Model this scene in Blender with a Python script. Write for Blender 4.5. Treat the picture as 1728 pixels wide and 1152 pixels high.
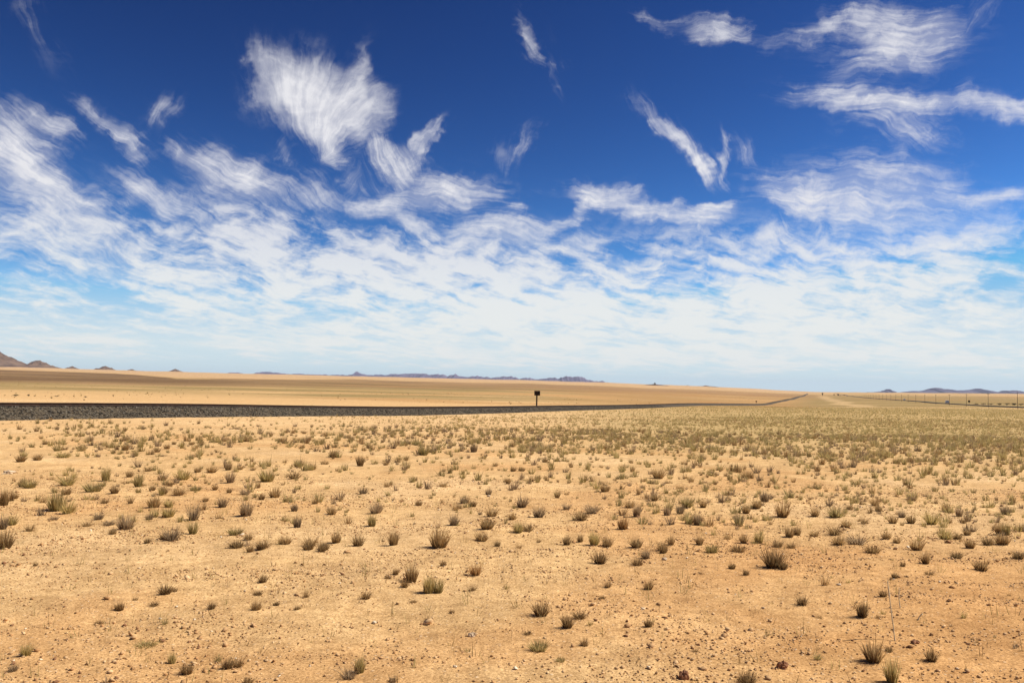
import bpy, bmesh, math, random
import numpy as np
from mathutils import Matrix, Vector
from math import radians as R

for o in list(bpy.data.objects):
    bpy.data.objects.remove(o)
scene = bpy.context.scene
COL = scene.collection

# ------------------------------------------------------------------ camera
F = 1410.0                                   # focal length in photo pixels
EYE = 1.6
PITCH, ROLL = 3.10, 1.0
cam_data = bpy.data.cameras.new('camera')
cam_data.sensor_width = 36.0
cam_data.lens = 36.0 * F / 1728.0
cam_data.clip_start = 0.1
cam_data.clip_end = 200000.0
cam = bpy.data.objects.new('camera', cam_data)
COL.objects.link(cam)
CM = Matrix.Rotation(R(90 + PITCH), 4, 'X') @ Matrix.Rotation(R(ROLL), 4, 'Z')
cam.rotation_euler = CM.to_euler()
cam.location = (0, 0, EYE)
scene.camera = cam

SUN_EL, SUN_AZ = 50.0, 82.0                  # azimuth to the right of straight ahead (+Y)
EXPOSURE = 0.55
scene.view_settings.view_transform = 'Standard'
scene.view_settings.look = 'None'
scene.view_settings.exposure = EXPOSURE
scene.view_settings.gamma = 1.0
scene.cycles.max_bounces = 5
scene.cycles.diffuse_bounces = 3
scene.cycles.volume_bounces = 0

def azel(px, py):
    d = CM.to_3x3() @ Vector(((px - 864) / F, -(py - 576) / F, -1.0))
    d.normalize()
    return math.degrees(math.atan2(d.x, d.y)), math.degrees(math.asin(d.z))

# ------------------------------------------------------------------ world: sky + cirrus
class NT:
    """tiny helper for writing node maths"""
    def __init__(s, tree): s.t = tree
    def n(s, kind, **kw):
        nd = s.t.nodes.new(kind)
        for k, v in kw.items(): setattr(nd, k, v)
        return nd
    def put(s, sock, v):
        if hasattr(v, 'is_output') or isinstance(v, bpy.types.NodeSocket): s.t.links.new(v, sock)
        else: sock.default_value = v
    def m(s, op, a, b=0.0, c=0.0, clamp=False):
        nd = s.n('ShaderNodeMath', operation=op); nd.use_clamp = clamp
        for i, v in enumerate((a, b, c)): s.put(nd.inputs[i], v)
        return nd.outputs[0]
    def add(s, a, b): return s.m('ADD', a, b)
    def sub(s, a, b): return s.m('SUBTRACT', a, b)
    def mul(s, a, b): return s.m('MULTIPLY', a, b)
    def mad(s, a, b, c): return s.m('MULTIPLY_ADD', a, b, c)
    def mx(s, a, b): return s.m('MAXIMUM', a, b)
    def step(s, x, lo, hi, a=0.0, b=1.0):
        nd = s.n('ShaderNodeMapRange', interpolation_type='SMOOTHSTEP')
        for i, v in enumerate((x, lo, hi, a, b)): s.put(nd.inputs[i], v)
        return nd.outputs[0]
    def lin(s, x, lo, hi, a=0.0, b=1.0):
        nd = s.n('ShaderNodeMapRange', interpolation_type='LINEAR')
        for i, v in enumerate((x, lo, hi, a, b)): s.put(nd.inputs[i], v)
        return nd.outputs[0]
    def xyz(s, x, y, z=0.0):
        nd = s.n('ShaderNodeCombineXYZ')
        for i, v in enumerate((x, y, z)): s.put(nd.inputs[i], v)
        return nd.outputs[0]
    def sep(s, v):
        nd = s.n('ShaderNodeSeparateXYZ'); s.put(nd.inputs[0], v)
        return nd.outputs[0], nd.outputs[1], nd.outputs[2]
    def noise(s, vec, scale=1.0, detail=4.0, rough=0.55, dist=0.0, color=False):
        nd = s.n('ShaderNodeTexNoise', noise_dimensions='3D')
        s.put(nd.inputs['Vector'], vec)
        nd.inputs['Scale'].default_value = scale
        nd.inputs['Detail'].default_value = detail
        nd.inputs['Roughness'].default_value = rough
        nd.inputs['Distortion'].default_value = dist
        return nd.outputs['Color'] if color else nd.outputs[0]
    def mix(s, f, a, b, mode='MIX'):
        nd = s.n('ShaderNodeMix', data_type='RGBA', blend_type=mode)
        s.put(nd.inputs[0], f); s.put(nd.inputs[6], a); s.put(nd.inputs[7], b)
        return nd.outputs[2]

world = bpy.data.worlds.new('World')
scene.world = world
world.use_nodes = True
wt = world.node_tree
wt.nodes.clear()
W = NT(wt)

sky = W.n('ShaderNodeTexSky', sky_type='NISHITA')
sky.sun_disc = False
sky.sun_elevation = R(SUN_EL)
sky.sun_rotation = R(SUN_AZ)
sky.altitude = 3000.0
sky.air_density = 1.0
sky.dust_density = 0.0
sky.ozone_density = 8.0

tc = W.n('ShaderNodeTexCoord')
dx, dy, dz = W.sep(tc.outputs['Generated'])
AZ = W.mul(W.m('ARCTAN2', dx, dy), 180 / math.pi)
EL = W.mul(W.m('ARCSINE', dz), 180 / math.pi)
DEG = math.degrees(1 / F)                     # one photo pixel in degrees

# fine and coarse turbulence that tears the cloud edges
wa = W.noise(W.xyz(AZ, EL, 0.0), 0.22, 3, 0.5, color=True)
wb = W.noise(W.xyz(AZ, EL, 7.0), 0.9, 4, 0.6, color=True)
wax, way, _ = W.sep(wa)
wbx, wby, _ = W.sep(wb)
def warp(base, big, small, n1, n2):
    v = W.mad(W.sub(n1, 0.5), big, base)
    return W.mad(W.sub(n2, 0.5), small, v)
AZW = warp(AZ, 4.0, 1.5, wax, wbx)
ELW = warp(EL, 3.0, 1.1, way, wby)

def fibre(angle, length, width, seed, detail=5, rough=0.6):
    """streaky noise: fibres run at `angle` (degrees, clockwise in the view)"""
    c, s = math.cos(R(angle)), math.sin(R(angle))
    a1 = warp(AZ, 2.6, 0.3, wax, wbx); e1 = warp(EL, 2.6, 0.3, way, wby)
    u = W.mad(a1, c, W.mul(e1, -s))
    v = W.mad(a1, s, W.mul(e1, c))
    return W.noise(W.xyz(W.mul(u, 1 / length), W.mul(v, 1 / width), seed), 1.0, detail, rough, 0.25)

FIB = {
    'h':  fibre(8, 3.0, 0.32, 1.3, 6, 0.62),
    'd':  fibre(30, 3.0, 0.32, 4.1, 6, 0.62),
    's':  fibre(58, 3.0, 0.3, 8.6, 6, 0.62),
    'u':  fibre(-58, 2.8, 0.32, 12.2, 6, 0.62),
}
PATCH = W.noise(W.xyz(W.mul(AZ, 0.34), W.mul(EL, 0.55), 23.0), 1.0, 6, 0.58, 1.0)

PUFF = W.noise(W.xyz(W.mul(AZW, 0.8), W.mul(ELW, 1.1), 31.0), 1.0, 6, 0.6, 0.6)

def blob(px, py, rx, ry, ang, amp):
    """soft ellipse on the sky, given where it lies in the sky (converted to azimuth/elevation)"""
    a0, e0 = azel(px, py)
    c, s = math.cos(R(ang)), math.sin(R(ang))
    da = W.sub(AZW, a0); de = W.sub(ELW, e0)
    u = W.mul(W.mad(da, c, W.mul(de, -s)), 1 / (rx * DEG))
    v = W.mul(W.mad(da, s, W.mul(de, c)), 1 / (ry * DEG))
    r2 = W.mad(u, u, W.mul(v, v))
    return W.mul(W.m('EXPONENT', W.mul(r2, -0.9)), amp)

CLOUDS = {
 'h': [(765,320,85,30,-4,1.15),(650,338,48,18,0,.9),(1210,55,62,18,10,.95),(1390,48,80,17,-12,.6),(1525,58,85,38,8,1.1),
       (1415,168,74,20,12,1.0),(1535,182,70,18,6,.95),(1685,190,66,20,14,1.05),(1480,290,130,36,6,.5),
       (1370,330,90,20,22,.85),(1500,345,140,36,4,.75),(1640,390,58,20,-8,.95),(1700,325,44,11,0,1.0),(1000,318,60,18,0,.95),
       (1095,355,72,17,14,1.25),(840,397,85,28,2,1.0),(1200,372,55,18,-10,.85),(990,405,70,14,-12,.8),(1110,28,42,9,12,.5),
       (1400,400,120,20,4,.45),(1490,105,110,30,0,.42),(985,345,36,14,-40,.7),(870,348,26,9,0,.6),(885,378,50,13,-8,.6),(1060,322,30,9,10,.55),(1205,352,44,10,-10,.8),(1235,420,60,12,0,.6),
       (1060,440,70,13,-6,.7),(960,372,50,11,-12,.55),(690,375,60,16,6,.7),(600,345,40,16,10,.5),(1130,400,50,11,8,.6),(1330,340,60,14,18,.7),(720,300,50,12,20,.5)],
 'd': [(24,240,62,42,38,1.15),(90,208,34,15,30,.6),(160,192,44,12,28,.7),(215,248,28,15,45,.6),(388,288,72,36,18,1.2),
       (90,360,140,36,20,.6),(330,355,110,34,20,.45),(890,66,40,13,52,.8),(1520,222,85,26,18,.65),(530,330,70,26,0,.55),(60,420,150,35,0,.7),(70,300,90,26,30,.6),(250,318,60,20,20,.6),(210,215,36,14,36,.4),(300,250,40,14,25,.35)],
 's': [(1140,235,80,15,46,1.15),(1182,275,16,34,-10,1.1),(935,112,14,40,-12,.36),(1217,262,10,48,-8,.65),(1265,262,48,13,35,.42),
       (665,258,54,24,22,1.1),(685,290,28,34,0,.85),(60,40,80,20,48,.27),(1300,405,22,46,20,.8),(610,300,60,26,30,.35)],
 'u': [(722,236,46,14,-58,1.15),(270,182,46,20,-40,.5),(885,250,36,13,-60,.48),(590,298,24,36,0,.5),(1640,40,26,90,40,.36),(1290,410,22,46,0,.6),(1370,400,20,40,-10,.6),(480,265,16,30,0,.5),(1180,395,14,30,-20,.5),(850,262,20,24,-10,.3)],
}
dens = None
for key, lst in CLOUDS.items():
    tot = None
    for b in lst:
        g = blob(b[0], b[1], b[2] * 0.88, b[3] * 0.92, b[4], b[5] * 1.0)
        tot = g if tot is None else W.add(tot, g)
    # streaky noise eats the thin parts, leaves the cores
    tot = W.m('MINIMUM', tot, 1.3)
    fx = W.mul(W.sub(FIB[key], 0.5), 1.75)
    px_ = W.mad(W.sub(PATCH, 0.5), 1.6, W.mul(W.sub(PUFF, 0.5), 1.2))
    d = W.lin(W.add(fx, W.add(px_, tot)), 0.12, 1.6)
    veil = W.mul(W.step(W.mad(fx, 0.7, W.mul(tot, 1.3)), 0.05, 1.2), 0.34)
    d = W.mul(W.mx(d, veil), W.step(tot, 0.0, 0.6))
    dens = d if dens is None else W.mx(dens, d)

# the big feather: fibres fan out upward from a root and bend to the right
ra, re = azel(540, 285)
fa = W.sub(warp(AZ, 1.6, 0.7, wax, wbx), ra)
fe = W.sub(warp(EL, 1.6, 0.7, way, wby), re)
frad = W.m('SQRT', W.mad(fa, fa, W.mul(fe, fe)))
fth = W.m('ARCTAN2', fa, fe)                 # 0 = straight up, + to the right
thb = W.mad(frad, -0.06, fth)
ff = W.noise(W.xyz(W.mul(thb, 9.0), W.mul(frad, 0.34), 5.5), 1.0, 6, 0.62, 0.2)
ftot = None
for b in [(500,156,82,46,30,.9),(540,180,82,50,14,1.25),(604,134,18,54,12,.75),(632,172,40,32,-20,.75),(600,200,56,26,-14,.8),
          (543,234,26,40,-18,.9),(556,270,30,18,14,.5),(430,98,11,40,-14,.3),(452,134,32,40,-20,.42),(560,130,64,36,0,.45)]:
    g = blob(b[0], b[1], b[2] * 0.82, b[3] * 0.82, b[4], b[5] * 1.05)
    ftot = g if ftot is None else W.add(ftot, g)
ftot = W.m('MINIMUM', ftot, 1.45)
fd = W.lin(W.add(W.mad(W.sub(ff, 0.5), 1.7, W.mul(W.sub(PUFF, 0.5), 0.4)), W.mad(W.sub(PATCH, 0.5), 1.3, ftot)), 0.12, 1.7)
fv = W.mul(W.step(W.mad(W.sub(ff, 0.5), 1.7, W.mul(ftot, 1.4)), 0.05, 1.2), 0.36)
fd = W.mul(W.mx(fd, fv), W.step(ftot, 0.0, 0.6))
dens = W.mx(dens, fd)

# the layer of cloud that thickens toward the horizon: its texture shrinks as it recedes
LE = W.mul(W.m('LOGARITHM', W.add(W.mx(EL, -1.0), 1.6), math.e), 4.6)
hu = W.mad(W.sub(wax, 0.5), 0.9, W.mul(AZ, 0.34)); hv = W.mad(W.sub(way, 0.5), 0.9, LE)
hu = W.mad(W.sub(wbx, 0.5), 0.18, hu); hv = W.mad(W.sub(wby, 0.5), 0.2, hv)
cu, su = math.cos(R(22)), math.sin(R(22))
lu = W.mad(hu, cu, W.mul(hv, -su)); lv = W.mad(hu, su, W.mul(hv, cu))
n1 = W.noise(W.xyz(hu, W.mul(hv, 1.2), 0.5), 1.0, 7, 0.58, 0.25)
n2 = W.noise(W.xyz(W.mul(lu, 0.55), W.mul(lv, 2.6), 3.5), 1.0, 7, 0.64, 0.2)
n3 = W.noise(W.xyz(W.mul(hu, 2.2), W.mul(hv, 3.0), 8.5), 1.0, 6, 0.6, 0.2)
nn = W.mad(n1, 0.38, W.mad(n2, 0.37, W.mul(n3, 0.25)))
DECK = [(150,400,330,70,6,.2),(640,440,260,60,10,.28),(500,460,300,50,4,.15),(1100,540,420,70,0,.3),(1450,480,230,60,2,.36),
        (800,470,200,50,6,.25),(1720,500,80,36,15,-.5),(160,510,280,60,14,-.26),(620,360,60,40,0,-.12),
        (960,570,700,26,1,.12),(1280,475,120,50,0,.1)]
cov = W.mul(W.m('MULTIPLY', W.step(EL, 13.6, 4.2), W.step(EL, 0.5, 2.2)), 0.51)
for b in DECK: cov = W.add(cov, blob(*b))
cov = W.m('MINIMUM', cov, 0.9)
tex = W.mul(W.sub(nn, 0.5), 6.6)
dk = W.step(W.add(tex, cov), -0.1, 1.1)
dk = W.mul(dk, W.mul(W.step(cov, 0.02, 0.3), W.step(EL, 11.0, 5.0, 0.86, 0.98)))
dens = W.sub(1.0, W.mul(W.sub(1.0, dens), W.sub(1.0, dk)))

# clear-sky colour: polarised deep blue
SKY_STR = 0.10
skyc = sky.outputs[0]
sep = W.n('ShaderNodeSeparateColor'); W.put(sep.inputs[0], skyc)
comb = W.n('ShaderNodeCombineColor')
chan = []
for i, (p, k) in enumerate(((2.65, 14.2), (2.45, 6.0), (2.1, 2.2))):      # polarising filter: deepens the blue away from the horizon
    ch = W.m('POWER', W.mul(sep.outputs[i], SKY_STR), p)
    chan.append(W.m('MINIMUM', W.mul(ch, k / SKY_STR), (6.5, 8.0, 8.4)[i]))
chan[1] = W.m('MINIMUM', chan[1], W.mul(W.add(chan[0], chan[2]), 0.495))
for i in range(3): W.put(comb.inputs[i], chan[i])
clear = W.mix(W.step(EL, 8.0, 0.2, 0.0, 0.95), comb.outputs[0], (6.5, 8.05, 8.5, 1.0))
CLOUD = W.mix(W.step(EL, 14.0, 3.0), (8.3, 8.25, 8.6, 1.0), (8.5, 8.7, 8.5, 1.0))
colr = W.mix(W.mul(dens, 0.97), clear, CLOUD)
bg = W.n('ShaderNodeBackground')
W.put(bg.inputs['Color'], colr)
bg.inputs['Strength'].default_value = SKY_STR / 2 ** EXPOSURE
wo = W.n('ShaderNodeOutputWorld')
wt.links.new(bg.outputs[0], wo.inputs[0])
world.cycles.sampling_method = 'NONE'

# ------------------------------------------------------------------ sun
sd = bpy.data.lights.new('sun', 'SUN')
sd.energy = 4.5
sd.angle = R(0.53)
sd.color = (1.0, 0.94, 0.84)
sun = bpy.data.objects.new('sun', sd)
COL.objects.link(sun)
sv = Vector((math.sin(R(SUN_AZ)) * math.cos(R(SUN_EL)), math.cos(R(SUN_AZ)) * math.cos(R(SUN_EL)), math.sin(R(SUN_EL))))
sun.rotation_euler = sv.to_track_quat('Z', 'Y').to_euler()

# ================================================================== numeric helpers
rng = np.random.default_rng(11)
_perm = np.random.default_rng(5).permutation(1024)
_grad = np.random.default_rng(6).normal(size=(1024, 2))
_grad /= np.linalg.norm(_grad, axis=1)[:, None]

def perlin(x, y, seed=0):
    x = np.asarray(x, float); y = np.asarray(y, float)
    xi = np.floor(x).astype(np.int64); yi = np.floor(y).astype(np.int64)
    fx = x - xi; fy = y - yi
    u = fx * fx * fx * (fx * (fx * 6 - 15) + 10); v = fy * fy * fy * (fy * (fy * 6 - 15) + 10)
    def g(ix, iy, dx_, dy_):
        h = _perm[(_perm[(ix + seed * 37) & 1023] + iy) & 1023]
        gr = _grad[h]
        return gr[..., 0] * dx_ + gr[..., 1] * dy_
    a = g(xi, yi, fx, fy); b = g(xi + 1, yi, fx - 1, fy)
    c = g(xi, yi + 1, fx, fy - 1); d = g(xi + 1, yi + 1, fx - 1, fy - 1)
    return (a + u * (b - a)) * (1 - v) + (c + u * (d - c)) * v * 1.0

def fbm(x, y, octaves=4, seed=0, gain=0.5):
    t = 0.0; a = 1.0; f = 1.0
    for k in range(octaves):
        t = t + a * perlin(x * f, y * f, seed + k); a *= gain; f *= 2.03
    return t * 1.4

def sstep(x, a, b):
    t = np.clip((x - a) / (b - a), 0, 1)
    return t * t * (3 - 2 * t)

# ================================================================== terrain shape
# elevation of the ground above/below eye level, in photo pixels, by bearing column and depth (m)
DK = [47, 141, 300, 423, 733, 1100, 1600, 2500, 4000, 6500, 9000, 14000, 30000]
COLS = {
 -300: [-69, -37, -24, -17, -8, -1, 5, 11, 15, 18, 20, 17, 8],
    0: [-69, -37, -24, -17, -8, -1, 4, 10, 14, 17.5, 18.5, 15, 6],
  300: [-69, -38, -25, -18, -10, -3, 2, 7, 11, 14, 15, 11, 4],
  600: [-69, -39, -26, -20, -12, -6, -1, 4, 8.5, 12, 12.5, 9, 2],
  900: [-69, -39.5, -27, -22, -15, -9, -4, 1, 6, 10.5, 11, 8, 2],
 1150: [-69, -38.5, -26.5, -24.5, -20, -14, -9, -4, 1, 6, 7, 5, 1],
 1290: [-67, -37, -26.5, -26, -24.5, -17, -12, -7, -2, 1.5, 3, 2, 0],
 1370: [-66, -36, -27, -26.5, -20, -15, -12, -8.5, -4, -1.5, -0.7, -1, -2],
 1450: [-66, -35.5, -26, -24.5, -18, -12.5, -9, -6, -2.5, -1, 0.2, 0, -1],
 1600: [-66, -35, -25, -22.5, -15.5, -10.5, -8, -5, -2, 0.5, 1.5, 1, 0],
 1728: [-66, -35, -24.5, -21, -14, -9.5, -7, -4, -1, 1.5, 3, 2, 1],
 2000: [-66, -35, -24, -20, -13, -9, -6, -3, 0, 2, 4, 3, 2],
}
_ck = np.array(sorted(COLS)); _tab = np.array([COLS[c] for c in _ck], float)
_gc = np.linspace(-300, 2000, 231); _gl = np.linspace(math.log(47), math.log(30000), 240)
_t1 = np.array([np.interp(_gl, np.log(DK), r) for r in _tab])
_t2 = np.array([np.interp(_gc, _ck, _t1[:, j]) for j in range(len(_gl))]).T
def _blur(a, n, axis):
    k = np.hanning(n + 2)[1:-1]; k /= k.sum(); p = n // 2
    return np.apply_along_axis(lambda r: np.convolve(np.pad(r, p, mode='edge'), k, 'valid'), axis, a)
_t2 = _blur(_blur(_t2, 15, 0), 13, 1)

def depth_col(x, y):
    r = np.hypot(x, y)
    D = np.maximum(y, 0.55 * r) + 1e-6
    col = np.clip(864 + F * x / D, -300, 2000)
    return D, col

def bil(tab, gc, gl, col, l):
    i = np.clip((col - gc[0]) / (gc[1] - gc[0]), 0, len(gc) - 1.001)
    j = np.clip((l - gl[0]) / (gl[1] - gl[0]), 0, len(gl) - 1.001)
    i0 = i.astype(int); j0 = j.astype(int); fi = i - i0; fj = j - j0
    return (tab[i0, j0] * (1 - fi) + tab[i0 + 1, j0] * fi) * (1 - fj) + (tab[i0, j0 + 1] * (1 - fi) + tab[i0 + 1, j0 + 1] * fi) * fj

def ground_z(x, y):
    x = np.asarray(x, float); y = np.asarray(y, float)
    D, col = depth_col(x, y)
    plane = -0.0150 * np.clip(y, -60, 200)
    far = EYE + bil(_t2, _gc, _gl, col, np.log(np.maximum(D, 47))) / F * D
    w = sstep(D, 40, 95)
    z = plane * (1 - w) + far * w
    near = 1 - sstep(D, 60, 160)
    z = z + near * (0.018 * fbm(x * 1.3, y * 1.3, 3, 1) + 0.03 * fbm(x * 0.35, y * 0.35, 2, 9) + 0.007 * fbm(x * 5.0, y * 5.0, 2, 15) * (1 - sstep(D, 15, 30)))
    z = z + sstep(D, 300, 900) * 0.0009 * D * fbm(x * 0.0016, y * 0.0016, 3, 21)
    return z

def pix_ground(px, py):
    """where the line of sight through a photo pixel meets the ground"""
    d = CM.to_3x3() @ Vector(((px - 864) / F, -(py - 576) / F, -1.0))
    t0 = 1.5; t = t0
    lo, hi = None, None
    prev = t0
    for k in range(900):
        t = t0 * 1.011 ** k
        if EYE + d.z * t < float(ground_z(d.x * t, d.y * t)):
            lo, hi = prev, t
            break
        prev = t
    if lo is None: return None
    for _ in range(24):
        m = 0.5 * (lo + hi)
        if EYE + d.z * m < float(ground_z(d.x * m, d.y * m)): hi = m
        else: lo = m
    return d.x * hi, d.y * hi, float(ground_z(d.x * hi, d.y * hi))

# ================================================================== mesh + material helpers
def mesh_np(name, verts, faces_flat, sizes, mats, colors=None, smooth=False, cname='tint'):
    me = bpy.data.meshes.new(name)
    verts = np.asarray(verts, np.float32); faces_flat = np.asarray(faces_flat, np.int32); sizes = np.asarray(sizes, np.int32)
    me.vertices.add(len(verts)); me.vertices.foreach_set('co', verts.ravel())
    me.loops.add(len(faces_flat)); me.loops.foreach_set('vertex_index', faces_flat)
    me.polygons.add(len(sizes))
    starts = np.zeros(len(sizes), np.int32); starts[1:] = np.cumsum(sizes)[:-1]
    me.polygons.foreach_set('loop_start', starts)
    if smooth: me.polygons.foreach_set('use_smooth', np.ones(len(sizes), bool))
    if colors is not None:
        at = me.color_attributes.new(cname, 'FLOAT_COLOR', 'POINT')
        c4 = np.ones((len(verts), 4), np.float32); c4[:, :3] = colors
        at.data.foreach_set('color', c4.ravel())
    for m in (mats if isinstance(mats, (list, tuple)) else [mats]): me.materials.append(m)
    me.update(calc_edges=True); me.validate()
    return me

def link(name, me, parent=None, loc=None, rotz=None):
    o = bpy.data.objects.new(name, me); COL.objects.link(o)
    if parent is not None: o.parent = parent
    if loc is not None: o.location = loc
    if rotz is not None: o.rotation_euler.z = rotz
    return o

def tag(o, label=None, cat=None, group=None, kind=None):
    if label: o['label'] = label
    if cat: o['category'] = cat
    if group: o['group'] = group
    if kind: o['kind'] = kind
    return o

def new_mat(name):
    m = bpy.data.materials.new(name); m.use_nodes = True
    p = m.node_tree.nodes['Principled BSDF']
    p.inputs['Specular IOR Level'].default_value = 0.15
    return m, NT(m.node_tree), p

def noisy_mat(name, c1, c2, scale, rough=0.85, detail=4, bump=0.0, metal=0.0, spec=0.2):
    m, N, p = new_mat(name)
    tcn = N.n('ShaderNodeTexCoord')
    nz = N.noise(tcn.outputs['Object'], scale, detail, 0.6)
    N.put(p.inputs['Base Color'], N.mix(N.step(nz, 0.3, 0.7), (*c1, 1), (*c2, 1)))
    p.inputs['Roughness'].default_value = rough; p.inputs['Metallic'].default_value = metal
    p.inputs['Specular IOR Level'].default_value = spec
    if bump:
        b = N.n('ShaderNodeBump'); b.inputs['Strength'].default_value = bump; b.inputs['Distance'].default_value = 0.02
        N.put(b.inputs['Height'], nz); N.put(p.inputs['Normal'], b.outputs[0])
    return m

class MB:
    """collects simple solids into one mesh"""
    def __init__(s): s.v = []; s.f = []
    def add(s, vs, fs):
        k = len(s.v); s.v += [tuple(v) for v in vs]; s.f += [[i + k for i in f] for f in fs]; return s
    def box(s, c, d, bev=0.0):
        bm = bmesh.new(); bmesh.ops.create_cube(bm, size=1.0)
        for v in bm.verts: v.co = Vector((v.co.x * d[0] + c[0], v.co.y * d[1] + c[1], v.co.z * d[2] + c[2]))
        if bev: bmesh.ops.bevel(bm, geom=list(bm.edges), offset=bev, segments=2, affect='EDGES', profile=0.6)
        return s.take(bm)
    def take(s, bm):
        bm.verts.index_update()
        s.add([v.co.copy() for v in bm.verts], [[v.index for v in f.verts] for f in bm.faces]); bm.free(); return s
    def tube(s, p0, p1, r0, r1, n=12):
        p0 = Vector(p0); p1 = Vector(p1); ax = (p1 - p0).normalized()
        a = ax.orthogonal().normalized(); b = ax.cross(a)
        vs = []
        for p, r in ((p0, r0), (p1, r1)):
            for k in range(n):
                t = 2 * math.pi * k / n; vs.append(p + a * (r * math.cos(t)) + b * (r * math.sin(t)))
        fs = [[k, (k + 1) % n, n + (k + 1) % n, n + k] for k in range(n)] + [list(range(n))[::-1], list(range(n, 2 * n))]
        return s.add(vs, fs)
    def prism(s, prof, y0, y1):
        """outline in x,z extruded along y"""
        n = len(prof)
        vs = [(x, y0, z) for x, z in prof] + [(x, y1, z) for x, z in prof]
        fs = [[k, (k + 1) % n, n + (k + 1) % n, n + k] for k in range(n)] + [list(range(n))[::-1], list(range(n, 2 * n))]
        return s.add(vs, fs)
    def build(s, name, mat, parent=None, loc=None, smooth=False):
        me = bpy.data.meshes.new(name); me.from_pydata(s.v, [], s.f); me.materials.append(mat)
        bm = bmesh.new(); bm.from_mesh(me); bmesh.ops.recalc_face_normals(bm, faces=bm.faces); bm.to_mesh(me); bm.free()
        if smooth: me.polygons.foreach_set('use_smooth', np.ones(len(me.polygons), bool))
        return link(name, me, parent, loc)

def srgb(r, g, b): return tuple(((c / 255) / 12.92 if c / 255 <= 0.04045 else ((c / 255 + 0.055) / 1.055) ** 2.4) for c in (r, g, b))

# ================================================================== ground sheet
azs = np.concatenate([np.linspace(-180, -42, 90, endpoint=False), np.linspace(-42, 42, 620, endpoint=False), np.linspace(42, 180, 90)])
rad = np.concatenate([[0.0], np.geomspace(0.6, 30000, 900)])
A, RR = np.meshgrid(R(1) * azs, rad)
GX = RR * np.sin(A); GY = RR * np.cos(A)
GZ = ground_z(GX, GY)
nr, na = GX.shape
gv = np.stack([GX, GY, GZ], -1).reshape(-1, 3)
ii, jj = np.meshgrid(np.arange(nr - 1), np.arange(na - 1), indexing='ij')
q0 = (ii * na + jj).ravel()
gf = np.stack([q0, q0 + na, q0 + na + 1, q0 + 1], 1)

# ground colour by place: warm sand, red earth, pale sand, olive grass plain, dark brown band
SAND = np.array([0.63, 0.430, 0.210]); PALE = np.array([0.69, 0.50, 0.275]); RED = np.array([0.53, 0.285, 0.112])
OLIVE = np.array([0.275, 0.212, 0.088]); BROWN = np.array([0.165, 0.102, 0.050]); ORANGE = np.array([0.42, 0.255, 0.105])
gD, gC = depth_col(gv[:, 0], gv[:, 1])
gx, gy = gv[:, 0], gv[:, 1]
col = np.tile(SAND, (len(gv), 1))
def lay(c, w):
    global col
    w = np.clip(w, 0, 1)[:, None]; col = col * (1 - w) + c * w
n_a = fbm(gx * 0.28, gy * 0.28, 4, 31); n_b = fbm(gx * 0.045, gy * 0.045, 4, 41)
n_c = fbm(gx * 0.004, gy * 0.004, 4, 51); n_d = fbm(gx * 0.0012, gy * 0.0012, 4, 61)
n_e = fbm(gx * 0.011 + 50, gy * 0.011, 4, 71)
nearw = 1 - sstep(gD, 25, 60)
lay(PALE, nearw * 0.55 * sstep(n_a, 0.05, 0.55))
lay(SAND * 0.88, 0.7 * (1 - sstep(gD, 6, 14)))
lay(SAND * np.array([0.76, 0.70, 0.62]), 0.6 * sstep(gC, 1050, 1600) * (1 - sstep(gD, 6, 13)))  # near right sand darker and redder, lens vignette painted into it
lay(RED, nearw * (0.36 * sstep(-n_a, 0.10, 0.6) + 0.5 * sstep(gC, 950, 1700) * (1 - sstep(gD, 7, 12))))
lay(PALE * 1.06, (1 - nearw) * (0.45 + 0.4 * sstep(n_b, 0.0, 0.5)) * (1 - sstep(gD, 120, 200)))
# grass-covered field on the right, ending on a low brow
field = sstep(gC + 110 * n_b, 780, 1250) * sstep(gD, 13, 55) * (1 - sstep(gD, 400, 470))
lay(OLIVE * 1.42, field * (0.70 + 0.2 * n_e))
lay(PALE * 0.92, sstep(gC, 1180, 1300) * sstep(gD, 330, 370) * (1 - sstep(gD, 415, 440)) * 0.6)
# far side of the line
beyond = sstep(gD, 95, 140)
left = 1 - sstep(gC, 700, 1250)
far = sstep(gD, 240, 420) * np.maximum(left, sstep(gD, 400, 500))
lay(OLIVE * 1.08, far * (0.72 + 0.75 * n_c + 0.35 * n_e * (1 - sstep(gD, 500, 900))) * (1 - 0.6 * sstep(gD, 1500, 2600)))
lay(ORANGE * 1.1, sstep(gC, 380, 620) * (1 - sstep(gC, 1320, 1420)) * sstep(gD, 160, 260) * (1 - sstep(gD, 2500, 3500)) * sstep(-n_c + 0.4 * n_e, 0.05, 0.5) * 0.7)
lay(ORANGE, sstep(gC, 880, 1050) * (1 - sstep(gC, 1320, 1420)) * sstep(gD, 200, 330) * (1 - sstep(gD, 2500, 3500)) * (0.55 + 0.9 * np.clip(n_c, -0.5, 1)))
lay(OLIVE * 1.05, sstep(gC, 1310, 1400) * sstep(gD, 440, 500) * (1 - sstep(gD, 2600, 4200)) * (0.85 + 0.5 * n_e))
lay(ORANGE, sstep(gC, 1310, 1380) * sstep(gD, 440, 520) * (1 - sstep(gD, 3000, 5200)) * 0.6 * sstep(n_c + 0.5 * n_e, 0.1, 0.5))
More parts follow.
